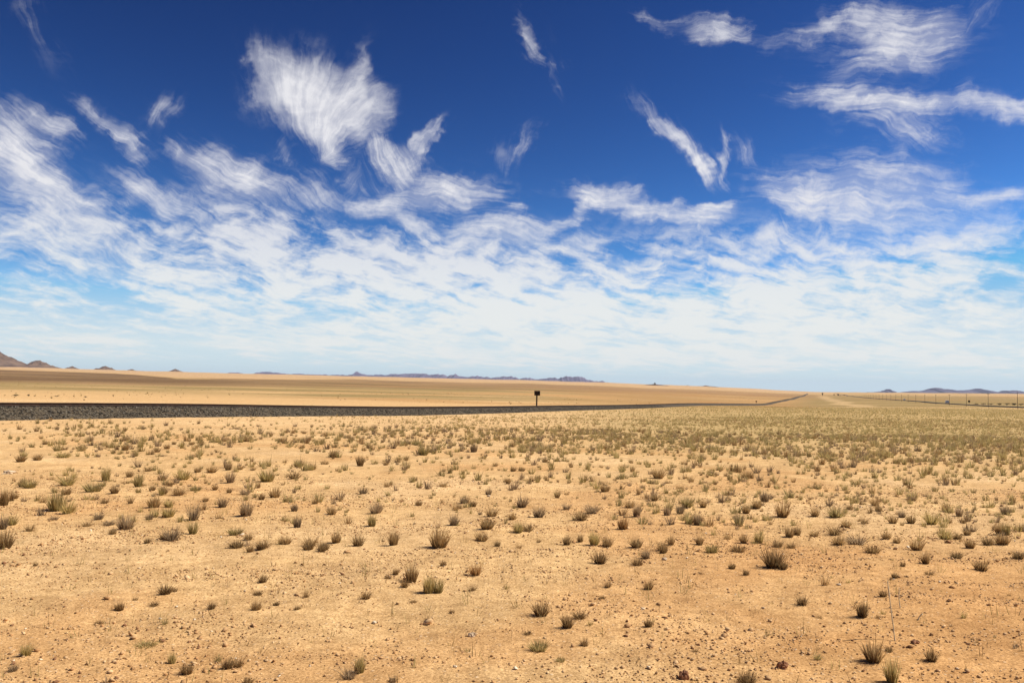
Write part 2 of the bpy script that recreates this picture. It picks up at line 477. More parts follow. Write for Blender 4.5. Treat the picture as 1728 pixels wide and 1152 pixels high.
# dark brown band across the left plain
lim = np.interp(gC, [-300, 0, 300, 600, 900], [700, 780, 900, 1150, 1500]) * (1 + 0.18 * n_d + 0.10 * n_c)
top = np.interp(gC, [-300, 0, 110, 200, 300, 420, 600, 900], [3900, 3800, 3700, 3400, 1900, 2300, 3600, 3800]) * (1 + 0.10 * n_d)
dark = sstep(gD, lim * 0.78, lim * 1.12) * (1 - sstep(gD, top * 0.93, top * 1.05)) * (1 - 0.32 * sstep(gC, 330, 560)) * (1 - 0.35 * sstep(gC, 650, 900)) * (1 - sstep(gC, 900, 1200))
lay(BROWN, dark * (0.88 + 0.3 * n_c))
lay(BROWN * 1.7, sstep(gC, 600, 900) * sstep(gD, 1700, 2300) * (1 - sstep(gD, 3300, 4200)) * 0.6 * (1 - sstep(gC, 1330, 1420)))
lay(np.array([0.56, 0.39, 0.22]), sstep(gD, top * 0.98, top * 1.3) * 0.8 * (1 - sstep(gC, 1330, 1420)))
# light wheel track climbing away through the field on the right
trk = np.abs(gx - (182 + 0.3625 * (gy - 430)) + 5 * np.sin(gy * 0.02))
lay(PALE, (1 - sstep(trk, 4.0, 8.0 + 0.006 * gy)) * sstep(gD, 420, 450) * (1 - sstep(gD, 2600, 3400)) * 0.5)
lay(PALE, (1 - sstep(np.abs(gy - 195 - 0.03 * gx), 1.2, 3.0)) * sstep(gC, 1230, 1300) * 0.7)
col = np.clip(col, 0.02, 0.9)

mg, N, P = new_mat('desert_soil')
vc = N.n('ShaderNodeVertexColor', layer_name='soil')
geo = N.n('ShaderNodeNewGeometry')
pos = geo.outputs['Position']
big = N.noise(pos, 0.9, 5, 0.65)
mid = N.noise(pos, 7.0, 5, 0.7)
fine = N.noise(pos, 55.0, 4, 0.7)
c1 = N.mix(1.0, vc.outputs[0], N.mix(N.step(big, 0.3, 0.72), (0.86, 0.82, 0.78, 1), (1.12, 1.10, 1.08, 1)), 'MULTIPLY')
c2 = N.mix(1.0, c1, N.mix(N.step(mid, 0.28, 0.72), (0.80, 0.75, 0.70, 1), (1.15, 1.15, 1.15, 1)), 'MULTIPLY')
c3 = N.mix(1.0, c2, N.mix(N.step(fine, 0.3, 0.7), (0.60, 0.54, 0.48, 1), (1.30, 1.30, 1.30, 1)), 'MULTIPLY')
vor = N.n('ShaderNodeTexVoronoi', feature='F1'); N.put(vor.inputs['Vector'], pos); vor.inputs['Scale'].default_value = 26.0
vr, vg, vb = N.sep(vor.outputs['Color'])
grit = N.mul(N.step(vor.outputs['Distance'], 0.34, 0.18), N.m('GREATER_THAN', vr, 0.6))
c4 = N.mix(N.mul(grit, 0.7), c3, N.mix(vg, (0.30, 0.15, 0.06, 1), (0.72, 0.52, 0.32, 1)))
N.put(P.inputs['Base Color'], c4)
P.inputs['Roughness'].default_value = 0.95
P.inputs['Specular IOR Level'].default_value = 0.05
bmp = N.n('ShaderNodeBump'); bmp.inputs['Strength'].default_value = 0.55; bmp.inputs['Distance'].default_value = 0.03
N.put(bmp.inputs['Height'], N.add(N.mul(mid, 0.9), N.add(N.mul(fine, 0.35), N.mul(grit, 0.3))))
N.put(P.inputs['Normal'], bmp.outputs[0])
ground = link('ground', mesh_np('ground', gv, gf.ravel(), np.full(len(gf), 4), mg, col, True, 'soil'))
tag(ground, kind='structure')

# ================================================================== railway on its ballast bank
TH = R(20.1)
TU = np.array([math.sin(TH), math.cos(TH)]); TN = np.array([math.cos(TH), -math.sin(TH)])
LAT = -44.0
def along(s, lat):
    return TU[0] * s + TN[0] * lat, TU[1] * s + TN[1] * lat
S = np.concatenate([np.arange(-140, 260, 0.5), np.geomspace(260, 4200, 420)])
bx_, by_ = along(S, LAT)
tz = ground_z(bx_, by_)
tz = np.interp(S, S, np.convolve(np.pad(tz, 10, mode='edge'), np.ones(21) / 21, 'valid'))
BH = 0.71 - 0.04 * sstep(S, 50, 150) + 0.45 * sstep(S, 200, 700) + 0.9 * sstep(S, 900, 1800)
def top_z(s): return np.interp(s, S, tz + BH)

rail_root = bpy.data.objects.new('railway_track', None); COL.objects.link(rail_root)
x0, y0 = along(60.0, LAT); rail_root.location = (x0, y0, float(np.interp(60, S, tz)))
tag(rail_root, 'long railway line on a grey ballast bank crossing the desert plain', 'railway')
ROOT = np.array([x0, y0, rail_root.location.z])

mball, N, P = new_mat('ballast_stone')
tcn = N.n('ShaderNodeNewGeometry')
vor = N.n('ShaderNodeTexVoronoi', feature='F1'); N.put(vor.inputs['Vector'], tcn.outputs['Position']); vor.inputs['Scale'].default_value = 7.0
r_, g_, b_ = N.sep(vor.outputs['Color'])
nz = N.noise(tcn.outputs['Position'], 1.3, 3, 0.6)
cc = N.mix(r_, (0.022, 0.016, 0.010, 1), (0.125, 0.098, 0.064, 1))
cc = N.mix(N.mul(N.step(nz, 0.45, 0.75), 0.35), cc, (0.13, 0.085, 0.05, 1))
N.put(P.inputs['Base Color'], cc); P.inputs['Roughness'].default_value = 0.9
bmp = N.n('ShaderNodeBump'); bmp.inputs['Strength'].default_value = 1.0; bmp.inputs['Distance'].default_value = 0.08
N.put(bmp.inputs['Height'], vor.outputs['Distance']); bmp.invert = True
N.put(P.inputs['Normal'], bmp.outputs[0])

prof = np.array([-3.4, -2.6, -1.75, -1.5, 0.0, 1.5, 1.75, 2.1, 2.6, 3.1, 3.4])
hp = np.array([-0.25, 0.30, 0.93, 1.0, 1.0, 1.0, 0.93, 0.66, 0.33, 0.02, -0.25])
PS, PL = np.meshgrid(S, prof, indexing='ij')
HH = BH[:, None] * hp[None, :]
px_, py_ = along(PS, LAT + PL * (1 + 0.25 * sstep(PS, 600, 1500)))
base = tz[:, None] + 0 * PL
gz_ = ground_z(px_, py_)
wside = np.clip((np.abs(PL) - 1.75) / 1.4, 0, 1)
bz = (base * (1 - wside) + gz_ * wside) + HH + 0.05 * fbm(px_ * 1.7, py_ * 1.7, 3, 77) * (np.abs(PL) > 1.6)
bv = np.stack([px_, py_, bz], -1).reshape(-1, 3) - ROOT
ns, npf = PS.shape
ii, jj = np.meshgrid(np.arange(ns - 1), np.arange(npf - 1), indexing='ij'); q0 = (ii * npf + jj).ravel()
bf = np.stack([q0, q0 + 1, q0 + npf + 1, q0 + npf], 1)
link('ballast_bank', mesh_np('ballast_bank', bv, bf.ravel(), np.full(len(bf), 4), mball, smooth=False), rail_root)

# loose stones
ICO_V = np.array([[0, 0, 1], [0.9, 0, 0.1], [0.1, 0.9, 0], [-0.9, 0.1, -0.1], [0, -0.9, 0.1], [0.55, 0.5, 0.5], [-0.5, 0.55, 0.45], [-0.5, -0.55, 0.5], [0.5, -0.5, 0.55], [0, 0, -0.7]])
ICO_F = np.array([[0, 5, 6], [0, 6, 7], [0, 7, 8], [0, 8, 5], [1, 2, 5], [2, 3, 6], [3, 4, 7], [4, 1, 8], [5, 2, 6], [6, 3, 7], [7, 4, 8], [8, 1, 5], [1, 9, 2], [2, 9, 3], [3, 9, 4], [4, 9, 1]])
def stones(P3, size, flat=(0.55, 0.9), cols=None):
    n = len(P3)
    v = ICO_V[None] * (1 + 0.28 * rng.normal(size=(n, len(ICO_V), 1)).clip(-1.4, 1.4))
    a = rng.uniform(0, 2 * math.pi, n); ca, sa = np.cos(a)[:, None], np.sin(a)[:, None]
    sx = rng.uniform(0.8, 1.4, n)[:, None]; sz = rng.uniform(*flat, n)[:, None]
    X = v[:, :, 0] * sx; Y = v[:, :, 1]; Z = v[:, :, 2] * sz
    tl = rng.normal(0, 0.3, (n, 1)); Z = Z + X * tl
    out = np.stack([X * ca - Y * sa, X * sa + Y * ca, Z], -1) * size[:, None, None] + P3[:, None, :]
    f = (ICO_F[None] + (np.arange(n) * len(ICO_V))[:, None, None]).reshape(-1, 3)
    c = None if cols is None else np.repeat(cols, len(ICO_V), 0)
    return out.reshape(-1, 3), f, c
nst = 26000
ss = -45 + 285 * rng.random(nst) ** 1.35; ll = 1.55 + 1.75 * rng.random(nst) + 0.5 * rng.random(nst) ** 6
sx_, sy_ = along(ss, LAT + ll)
w = np.clip((ll - 1.75) / 1.4, 0, 1)
szz = np.interp(ss, S, tz) * (1 - w) + ground_z(sx_, sy_) * w + np.interp(ll, prof, hp) * np.interp(ss, S, BH)
ssz = rng.uniform(0.035, 0.085, nst)
g = rng.uniform(0.016, 0.15, nst) * np.where(rng.random(nst) < 0.12, 1.5, 1.0)
cs = np.stack([g * 1.06, g * 0.90, g * 0.68], 1)
m_st, N, P = new_mat('crushed_rock')
vc = N.n('ShaderNodeVertexColor', layer_name='tint'); N.put(P.inputs['Base Color'], vc.outputs[0]); P.inputs['Roughness'].default_value = 0.9
v, f, c = stones(np.stack([sx_, sy_, szz], 1) - ROOT, ssz, cols=cs)
o = link('ballast_stones', mesh_np('ballast_stones', v, f.ravel(), np.full(len(f), 3), m_st, c), rail_root); o['kind'] = 'stuff'

m_rail = noisy_mat('rusted_rail_steel', (0.018, 0.009, 0.005), (0.042, 0.018, 0.009), 3.0, 0.7, 4, 0.0, 0.2)
RP = np.array([[-0.07, 0], [0.07, 0], [0.07, 0.02], [0.015, 0.035], [0.015, 0.12], [0.036, 0.13], [0.036, 0.165], [-0.036, 0.165], [-0.036, 0.13], [-0.015, 0.12], [-0.015, 0.035], [-0.07, 0.02]])
def rail(lat):
    k = len(RP); zt = top_z(S) + 0.035
    rx, ry = along(S[:, None] + 0 * RP[None, :, 0], LAT + lat + RP[None, :, 0] + 0 * S[:, None])
    v = np.stack([rx, ry, zt[:, None] + RP[None, :, 1]], -1).reshape(-1, 3) - ROOT
    ii, jj = np.meshgrid(np.arange(len(S) - 1), np.arange(k), indexing='ij')
    a = (ii * k + jj).ravel(); b = (ii * k + (jj + 1) % k).ravel()
    f = np.stack([a, b, b + k, a + k], 1)
    link('rail', mesh_np('rail', v, f.ravel(), np.full(len(f), 4), m_rail), rail_root)
rail(0.55); rail(-0.55)
m_slp = noisy_mat('creosoted_timber', (0.035, 0.025, 0.018), (0.085, 0.065, 0.05), 5.0, 0.9)
sl_s = np.arange(-30, 330, 0.68)
smb = MB().box((0, 0, 0), (2.15, 0.24, 0.16), 0.015)
sme = bpy.data.meshes.new('sleeper'); sme.from_pydata(smb.v, [], smb.f); sme.materials.append(m_slp)
slv = np.array(smb.v); extra_v, extra_f = [], []
near_idx = [k for k, s in enumerate(sl_s) if 22 <= s < 90][:100]
for k, s in enumerate(sl_s):
    x, y = along(s, LAT); z = float(top_z(s)) - 0.045
    if k in near_idx:
        o = link('sleeper', sme, rail_root, (x - ROOT[0], y - ROOT[1], z - ROOT[2])); o.rotation_euler.z = -TH
    else:
        c, sn = math.cos(-TH), math.sin(-TH); kk = len(extra_v)
        off = sum(len(e) for e in extra_v)
        extra_v.append(np.stack([slv[:, 0] * c - slv[:, 1] * sn + x, slv[:, 0] * sn + slv[:, 1] * c + y, slv[:, 2] + z], 1) - ROOT)
        extra_f += [[i + off for i in ff_] for ff_ in smb.f]
me = bpy.data.meshes.new('far_sleepers'); me.from_pydata(np.concatenate(extra_v).tolist(), [], extra_f); me.materials.append(m_slp)
o = link('far_sleepers', me, rail_root); o['kind'] = 'stuff'

# ================================================================== trackside boards
m_wood = noisy_mat('tarred_post_wood', (0.022, 0.012, 0.008), (0.05, 0.028, 0.018), 9.0, 0.9)
m_board = noisy_mat('weathered_board_back', (0.02, 0.017, 0.012), (0.04, 0.033, 0.022), 6.0, 0.85)
def board_sign(px, lat, height, bw, bh, label, lean=0.0):
    tx = (px - 864) / F
    a = TN * lat
    s = (tx * a[1] - a[0]) / (TU[0] - tx * TU[1])
    x, y = along(s, lat); z = float(ground_z(x, y))
    r = bpy.data.objects.new('trackside_board', None); COL.objects.link(r); r.location = (x, y, z); r.rotation_euler = (0, lean, -TH)
    tag(r, label, 'sign', 'trackside boards')
    pm = MB().box((0, 0, height / 2 - 0.2), (0.23, 0.18, height + 0.4), 0.012); pm.build('post', m_wood, r)
    bm_ = MB().box((0.03, 0.095, height - bh / 2 + 0.03), (bw, 0.04, bh), 0.008)
    b = bm_.build('board', m_board, r)
    MB().box((0.03, 0.062, height - bh * 0.27), (bw * 0.92, 0.026, 0.07)).box((0.03, 0.062, height - bh * 0.75), (bw * 0.92, 0.026, 0.07)).build('batten', m_wood, b)
    return s, x, y, z
SIGN = board_sign(907.3, LAT - 4.2, 3.45, 1.12, 0.86, 'black square board on a tall dark post just behind the rails', R(0.4))
board_sign(1277, LAT - 4.2, 3.6, 1.3, 1.0, 'tiny far off black board on a thin post where the railway bends uphill')

# ================================================================== hills and mountains
m_hill = noisy_mat('brown_hill_rock', (0.075, 0.042, 0.024), (0.18, 0.115, 0.07), 0.011, 0.95, 6)
m_mtn = noisy_mat('haze_tinted_rock', (0.07, 0.056, 0.092), (0.15, 0.12, 0.17), 0.003, 0.95, 6)  # purple brown rock with the blue of distance haze mixed into its colour

def hy(px): return 652.7 + math.tan(R(ROLL)) * (px - 864)          # eye level across the view

def hill(px, peak_y, half_px, dist, seed, name='hill', aspect=1.4, power=1.5):
    m = dist / F
    cx = (px - 864) / F * dist; cy = dist
    zb = float(ground_z(cx, cy))
    h = max(EYE + (hy(px) - peak_y) * m - zb, 1.2 * m)
    rx = half_px * m
    n = 70
    u = np.linspace(-1, 1, n); U, V = np.meshgrid(u, u, indexing='ij')
    wx = U + 0.16 * fbm(U * 2 + seed, V * 2, 3, seed); wy = V + 0.16 * fbm(U * 2, V * 2 + seed, 3, seed + 5)
    r = np.clip(np.hypot(wx, wy), 0, 1)
    ang = np.arctan2(wy, wx)
    gul = np.abs(fbm(np.cos(ang) * 2.6 + seed, np.sin(ang) * 2.6 + r * 0.6, 3, seed + 9))
    sh = (1 - r) ** power * 0.75 + 0.25 * (0.5 + 0.5 * np.cos(math.pi * r))
    Z = h * sh * (1 - 0.95 * gul * sstep(r, 0.02, 0.35) * (1 - r)) + h * 0.05 * fbm(U * 6, V * 6, 3, seed + 3) * (1 - r)
    Z = Z / max(Z.max(), 1e-6) * h - 0.03 * h * sstep(r, 0.9, 1.0) - 4 * sstep(r, 0.93, 1)
    v = np.stack([U * rx, V * rx * aspect, Z], -1).reshape(-1, 3)
    ii, jj = np.meshgrid(np.arange(n - 1), np.arange(n - 1), indexing='ij'); q = (ii * n + jj).ravel()
    f = np.stack([q, q + n, q + n + 1, q + 1], 1)
    o = link(name, mesh_np(name, v, f.ravel(), np.full(len(f), 4), m_hill), None, (cx, cy, zb))
    tag(o, kind='structure')
for a in [(-17, 586, 72, 9000, 3), (66, 608, 36, 9400, 8), (123, 618, 14, 9600, 12), (178, 617.6, 22, 9800, 17), (224, 623, 13, 10000, 22), (297, 622.5, 14, 10500, 27, 'hill', 1.2, 0.7),
          (1105, 647.8, 22, 6200, 41), (1192, 650.4, 22, 9000, 45), (1161, 650.2, 8, 9800, 49)]:
    hill(*a)

def mountain_range(pts, dist, seed, depth=4200):
    xs = np.array([p[0] for p in pts], float); ys = np.array([p[1] for p in pts], float)
    m = dist / F
    n1, n2 = int((xs[-1] - xs[0]) * 1.6), 46
    px = np.linspace(xs[0], xs[-1], n1)
    top = EYE + (652.7 + math.tan(R(ROLL)) * (px - 864) - np.interp(px, xs, ys)) * m
    x = (px - 864) / F * dist
    low = top.min() - 260
    hgt = top - low
    d = np.linspace(-1, 1, n2)
    PX, Dv = np.meshgrid(px, d, indexing='ij')
    X = (PX - 864) / F * dist
    tot = hgt + 22 * fbm(px * 0.15, 0 * px + seed, 4, seed)
    spur = np.abs(fbm(X / 900.0 + 0.6 * Dv, Dv * 1.6 + seed, 4, seed + 4))
    shape = (1 - np.abs(Dv)) ** 0.85
    Z = low + (tot[:, None]) * shape - 470 * spur * np.clip(np.abs(Dv), 0, .5) * 2 * (1 - np.abs(Dv))
    v = np.stack([X, dist + Dv * depth, Z], -1).reshape(-1, 3)
    ii, jj = np.meshgrid(np.arange(n1 - 1), np.arange(n2 - 1), indexing='ij'); q = (ii * n2 + jj).ravel()
    f = np.stack([q, q + n2, q + n2 + 1, q + 1], 1)
    tag(link('mountain_range', mesh_np('mountain_range', v, f.ravel(), np.full(len(f), 4), m_mtn)), kind='structure')
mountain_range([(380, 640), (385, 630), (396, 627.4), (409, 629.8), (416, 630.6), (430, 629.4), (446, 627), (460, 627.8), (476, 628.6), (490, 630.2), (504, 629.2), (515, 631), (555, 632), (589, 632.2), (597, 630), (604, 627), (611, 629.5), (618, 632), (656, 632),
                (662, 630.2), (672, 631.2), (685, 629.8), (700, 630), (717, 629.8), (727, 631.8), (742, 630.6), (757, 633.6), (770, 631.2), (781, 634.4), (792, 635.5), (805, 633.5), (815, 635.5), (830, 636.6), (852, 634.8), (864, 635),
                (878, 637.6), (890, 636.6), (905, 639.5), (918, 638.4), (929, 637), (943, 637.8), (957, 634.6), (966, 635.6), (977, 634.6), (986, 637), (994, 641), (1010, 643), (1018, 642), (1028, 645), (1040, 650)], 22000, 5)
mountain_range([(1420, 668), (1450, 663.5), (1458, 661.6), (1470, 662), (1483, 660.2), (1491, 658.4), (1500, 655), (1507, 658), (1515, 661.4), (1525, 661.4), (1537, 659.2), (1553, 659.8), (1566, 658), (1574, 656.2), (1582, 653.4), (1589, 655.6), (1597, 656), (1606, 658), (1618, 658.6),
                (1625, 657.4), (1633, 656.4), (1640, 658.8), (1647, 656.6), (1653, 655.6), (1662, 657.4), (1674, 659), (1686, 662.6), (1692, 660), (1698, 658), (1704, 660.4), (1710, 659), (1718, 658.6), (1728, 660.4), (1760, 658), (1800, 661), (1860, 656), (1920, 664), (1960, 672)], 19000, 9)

# ================================================================== road beyond the pole line
m_road = noisy_mat('road_asphalt', (0.045, 0.042, 0.04), (0.07, 0.066, 0.062), 0.8, 0.9)
Sr = np.concatenate([np.arange(330, 800, 6.0), np.geomspace(800, 6000, 160)])
RL = 103.0
lat4 = np.array([-3.4, -3.0, 0, 3.0, 3.4])
rx_, ry_ = along(Sr[:, None] + 0 * lat4, RL + lat4 + 0 * Sr[:, None])
rz_ = np.max(ground_z(rx_, ry_), axis=1, keepdims=True) + np.array([-0.5, 0.45, 0.5, 0.45, -0.5])[None]
v = np.stack([rx_, ry_, rz_], -1).reshape(-1, 3); k = len(lat4)
ii, jj = np.meshgrid(np.arange(len(Sr) - 1), np.arange(k - 1), indexing='ij'); q = (ii * k + jj).ravel()
f = np.stack([q, q + 1, q + k + 1, q + k], 1)
tag(link('road', mesh_np('road', v, f.ravel(), np.full(len(f), 4), m_road)), kind='structure')
def road_z(s): return float(np.interp(s, Sr, rz_[:, 2]))

# ================================================================== telegraph poles
m_pole = noisy_mat('grey_pole_timber', (0.08, 0.058, 0.042), (0.13, 0.10, 0.075), 3.0, 0.9)
m_ins = noisy_mat('insulator_ceramic', (0.25, 0.22, 0.18), (0.4, 0.36, 0.3), 3.0, 0.4)
ORD = 'first second third fourth fifth sixth seventh eighth ninth tenth eleventh twelfth thirteenth fourteenth fifteenth sixteenth seventeenth eighteenth nineteenth twentieth'.split()
pole_proto = None
for k in range(-1, 19):
    s = 507 + 70 * k
    x, y = along(s, 85.6); z = float(ground_z(x, y))
    if pole_proto is None:
        r = bpy.data.objects.new('telegraph_pole', None); COL.objects.link(r)
        MB().tube((0, 0, -0.4), (0, 0, 7.6), 0.12, 0.075).build('pole_shaft', m_pole, r)
        arm = MB().box((0, -0.13, 7.15), (1.5, 0.08, 0.09), 0.01).build('crossarm', m_pole, r)
        for ix in (-0.68, -0.34, 0.34, 0.68):
            MB().tube((ix, -0.13, 7.195), (ix, -0.13, 7.36), 0.045, 0.03, 8).build('insulator', m_ins, arm)
        pole_proto = r
    else:
        r = pole_proto.copy(); COL.objects.link(r)
        for ch in pole_proto.children:
            c = ch.copy(); COL.objects.link(c); c.parent = r
            for gch in ch.children:
                d = gch.copy(); COL.objects.link(d); d.parent = c
    r.location = (x, y, z); r.rotation_euler = (R(0.6 * math.sin(k * 2.1)), R(0.7 * math.sin(k * 1.3)), -TH)
    if k == -1: lb = 'tallest dark telegraph pole with crossarm at the right edge of view'
    else: lb = '%s thin dark telegraph pole left of the one at the right edge' % ORD[k]
    tag(r, lb, 'telegraph pole', 'telegraph poles receding along the road')

# ================================================================== vehicles on the road
m_white = noisy_mat('white_vehicle_paint', (0.72, 0.72, 0.70), (0.80, 0.80, 0.78), 1.5, 0.35, 3, 0, 0, 0.5)
m_glass = noisy_mat('dark_window_glass', (0.015, 0.025, 0.025), (0.03, 0.045, 0.04), 2.0, 0.1, 2, 0, 0, 0.5)
m_tyre = noisy_mat('tyre_rubber', (0.015, 0.015, 0.015), (0.03, 0.03, 0.028), 8.0, 0.9)
m_lamp = noisy_mat('lamp_lens', (0.4, 0.05, 0.03), (0.5, 0.08, 0.05), 4.0, 0.3)
m_bump = noisy_mat('dark_bumper_plastic', (0.02, 0.02, 0.02), (0.04, 0.04, 0.04), 4.0, 0.7)
def van(s, lat, label, cat, bodymat, length, width, hgt, cabin):
    x, y = along(s, lat); z = road_z(s)
    r = bpy.data.objects.new('parked_van' if cat == 'van' else 'car', None); COL.objects.link(r)
    r.location = (x, y, z - 0.03); r.rotation_euler.z = -TH
    L, Wd, H_ = length, width, hgt
    if cabin == 'van':
        outline = [(-L / 2, 0.35), (L / 2, 0.35), (L / 2, 0.95), (L / 2 - 0.5, 1.15), (L / 2 - 1.05, H_ - 0.05), (L / 2 - 1.4, H_), (-L / 2 + 0.12, H_), (-L / 2, H_ - 0.15)]
    else:
        outline = [(-L / 2, 0.35), (L / 2, 0.35), (L / 2, 0.85), (L / 2 - 1.1, 0.98), (L / 2 - 1.7, H_), (-L / 2 + 0.9, H_), (-L / 2 + 0.1, 1.0), (-L / 2, 0.9)]
    bm = bmesh.new()
    ring = [[bm.verts.new((sx * Wd / 2 * (0.9 if zz > 1.2 else 1.0), yy, zz)) for yy, zz in outline] for sx in (-1, 1)]
    n = len(outline)
    for i in range(n): bm.faces.new((ring[0][i], ring[0][(i + 1) % n], ring[1][(i + 1) % n], ring[1][i]))
    bm.faces.new(ring[0][::-1]); bm.faces.new(ring[1])
    bmesh.ops.bevel(bm, geom=list(bm.edges), offset=0.05, segments=2, affect='EDGES')
    MB().take(bm).build('body', bodymat, r)
    yb = -L / 2
    if cabin == 'van':
        MB().box((0, yb - 0.004, H_ * 0.76), (Wd * 0.62, 0.02, H_ * 0.17), 0.005).build('rear_window', m_glass, r)
    else:
        MB().add([(-Wd * .38, yb + 0.13, 1.03), (Wd * .38, yb + 0.13, 1.03), (Wd * .33, yb + 0.78, H_ - 0.05), (-Wd * .33, yb + 0.78, H_ - 0.05)], [[0, 1, 2, 3]]).build('rear_window', m_glass, r)
    for sx in (-1, 1):
        MB().box((sx * (Wd / 2 * 0.955 + 0.01), 0.2, H_ * 0.74), (0.03, L * 0.5, H_ * 0.2), 0.005).build('side_window', m_glass, r)
        MB().box((sx * Wd * 0.42, yb - 0.006, 0.85), (0.12, 0.03, 0.26), 0.005).build('tail_light', m_lamp, r)
        for wy in (-L * 0.31, L * 0.31):
            MB().tube((sx * (Wd / 2 - 0.22), wy, 0.34), (sx * (Wd / 2 + 0.01), wy, 0.34), 0.34, 0.34, 20).build('wheel', m_tyre, r)
    MB().box((0, yb - 0.03, 0.45), (Wd * 0.96, 0.1, 0.2), 0.02).build('bumper', m_bump, r)
    tag(r, label, cat)
def s_at(px, lat):
    tx = (px - 864) / F; a = TN * lat
    return (tx * a[1] - a[0]) / (TU[0] - tx * TU[1])
van(s_at(1601, RL), RL - 1.2, 'white boxy van on the far road among the telegraph poles', 'van', m_white, 5.2, 2.5, 2.5, 'van')
van(s_at(1528, RL), RL - 1.0, 'tiny white car further up the far road near the horizon', 'car', m_white, 4.6, 2.0, 1.6, 'car')

# ================================================================== plants
m_grass, N, P = new_mat('dry_grass')
vc = N.n('ShaderNodeVertexColor', layer_name='tint')
oi = N.n('ShaderNodeObjectInfo')
gcol = N.mix(1.0, vc.outputs[0], N.mix(oi.outputs['Random'], (0.78, 0.76, 0.74, 1), (1.2, 1.16, 1.1, 1)), 'MULTIPLY')
N.put(P.inputs['Base Color'], gcol)
tr = N.n('ShaderNodeBsdfTranslucent'); N.put(tr.inputs['Color'], gcol)
mxs = N.n('ShaderNodeMixShader'); mxs.inputs[0].default_value = 0.48
m_grass.node_tree.links.new(P.outputs[0], mxs.inputs[1]); m_grass.node_tree.links.new(tr.outputs[0], mxs.inputs[2])
m_grass.node_tree.links.new(mxs.outputs[0], m_grass.node_tree.nodes['Material Output'].inputs['Surface'])
P.inputs['Roughness'].default_value = 0.8
P.inputs['Specular IOR Level'].default_value = 0.1

PAL = {
 'brown': [(0.27, 0.160, 0.062), (0.38, 0.25, 0.105), (0.16, 0.088, 0.034), (0.50, 0.37, 0.18)],
 'green': [(0.37, 0.30, 0.105), (0.45, 0.365, 0.145), (0.27, 0.225, 0.08), (0.55, 0.44, 0.20)],
 'grey':  [(0.26, 0.185, 0.115), (0.34, 0.25, 0.16), (0.18, 0.125, 0.08), (0.46, 0.35, 0.22)],
 'red':   [(0.36, 0.17, 0.05), (0.46, 0.24, 0.08), (0.24, 0.11, 0.035), (0.5, 0.32, 0.13)],
 'umber': [(0.20, 0.105, 0.036), (0.30, 0.18, 0.068), (0.11, 0.055, 0.02), (0.44, 0.30, 0.13)],
 'pale_olive': [(0.42, 0.35, 0.145), (0.50, 0.415, 0.185), (0.34, 0.29, 0.11), (0.56, 0.46, 0.22)],  # palest straw-olive blades
}
STRAW = np.array([0.64, 0.48, 0.25])
def blades(n, kind, seed, spread=0.35, lean=0.75, width=0.014, segs=3, dense=True):
    """a unit tussock: about 1 high and 1 wide; many thin bent blades"""
    g = np.random.default_rng(seed)
    a = g.uniform(0, 2 * math.pi, n)
    q = np.sqrt(g.random(n)); rb = spread * q * 0.55
    h = (0.28 + 0.72 * g.random(n) ** 1.15) * np.where(g.random(n) < 0.12, 1.3, 1.0) * (1 - 0.30 * q ** 2)
    ln = lean * (0.12 + 0.88 * g.random(n)) * (0.3 + 0.85 * q)
    a2 = a + g.normal(0, 0.5, n)
    bend = g.normal(0.15, 0.25, n)
    w = width * g.uniform(0.6, 1.5, n)
    face = g.uniform(0, 2 * math.pi, n)
    V = []; 
    for k in range(segs):
        t = k / segs
        rr = ln * (t + bend * t * t)
        x = rb * np.cos(a) + rr * h * np.cos(a2); y = rb * np.sin(a) + rr * h * np.sin(a2)
        z = h * t * (1 - 0.15 * ln * t)
        ww = w * (1 - 0.6 * t)
        V.append(np.stack([x - ww * np.cos(face), y - ww * np.sin(face), z], 1)); V.append(np.stack([x + ww * np.cos(face), y + ww * np.sin(face), z], 1))
    rr = ln * (1 + bend)
    V.append(np.stack([rb * np.cos(a) + rr * h * np.cos(a2), rb * np.sin(a) + rr * h * np.sin(a2), h * (1 - 0.15 * ln)], 1))
    m = 2 * segs + 1
    v = np.stack(V, 1).reshape(-1, 3)
    b = np.arange(n) * m
    fl, sz = [], []
    for k in range(segs - 1):
        fl.append(np.stack([b + 2 * k, b + 2 * k + 1, b + 2 * k + 3, b + 2 * k + 2], 1))
    quads = np.concatenate(fl) if fl else np.zeros((0, 4), int)
    tris = np.stack([b + 2 * segs - 2, b + 2 * segs - 1, b + 2 * segs], 1)
    pal = np.array(PAL[kind]); ci = g.choice(len(pal), n, p=[0.4, 0.3, 0.18, 0.12])
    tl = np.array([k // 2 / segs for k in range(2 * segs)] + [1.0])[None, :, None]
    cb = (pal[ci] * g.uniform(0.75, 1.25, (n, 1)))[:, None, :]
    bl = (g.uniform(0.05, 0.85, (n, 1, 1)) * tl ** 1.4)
    c = ((cb * (0.84 + 0.16 * tl)) * (1 - bl) + STRAW * bl).reshape(-1, 3)  # shade at the tuft base painted into the colour; tips bleached to straw
    return v, quads, tris, c
for _k in ('brown', 'green', 'grey'): PAL[_k] = [tuple(1.1 * c for c in t) for t in PAL[_k]]
def blade_mesh(name, *a, **k):
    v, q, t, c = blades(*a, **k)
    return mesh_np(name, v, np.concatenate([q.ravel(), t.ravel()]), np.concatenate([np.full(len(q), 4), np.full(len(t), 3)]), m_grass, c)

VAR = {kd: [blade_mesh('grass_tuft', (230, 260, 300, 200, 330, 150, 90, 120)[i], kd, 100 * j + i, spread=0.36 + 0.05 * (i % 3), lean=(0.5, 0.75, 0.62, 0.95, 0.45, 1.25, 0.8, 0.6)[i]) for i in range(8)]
       for j, kd in enumerate(('brown', 'green', 'grey', 'red', 'umber'))}

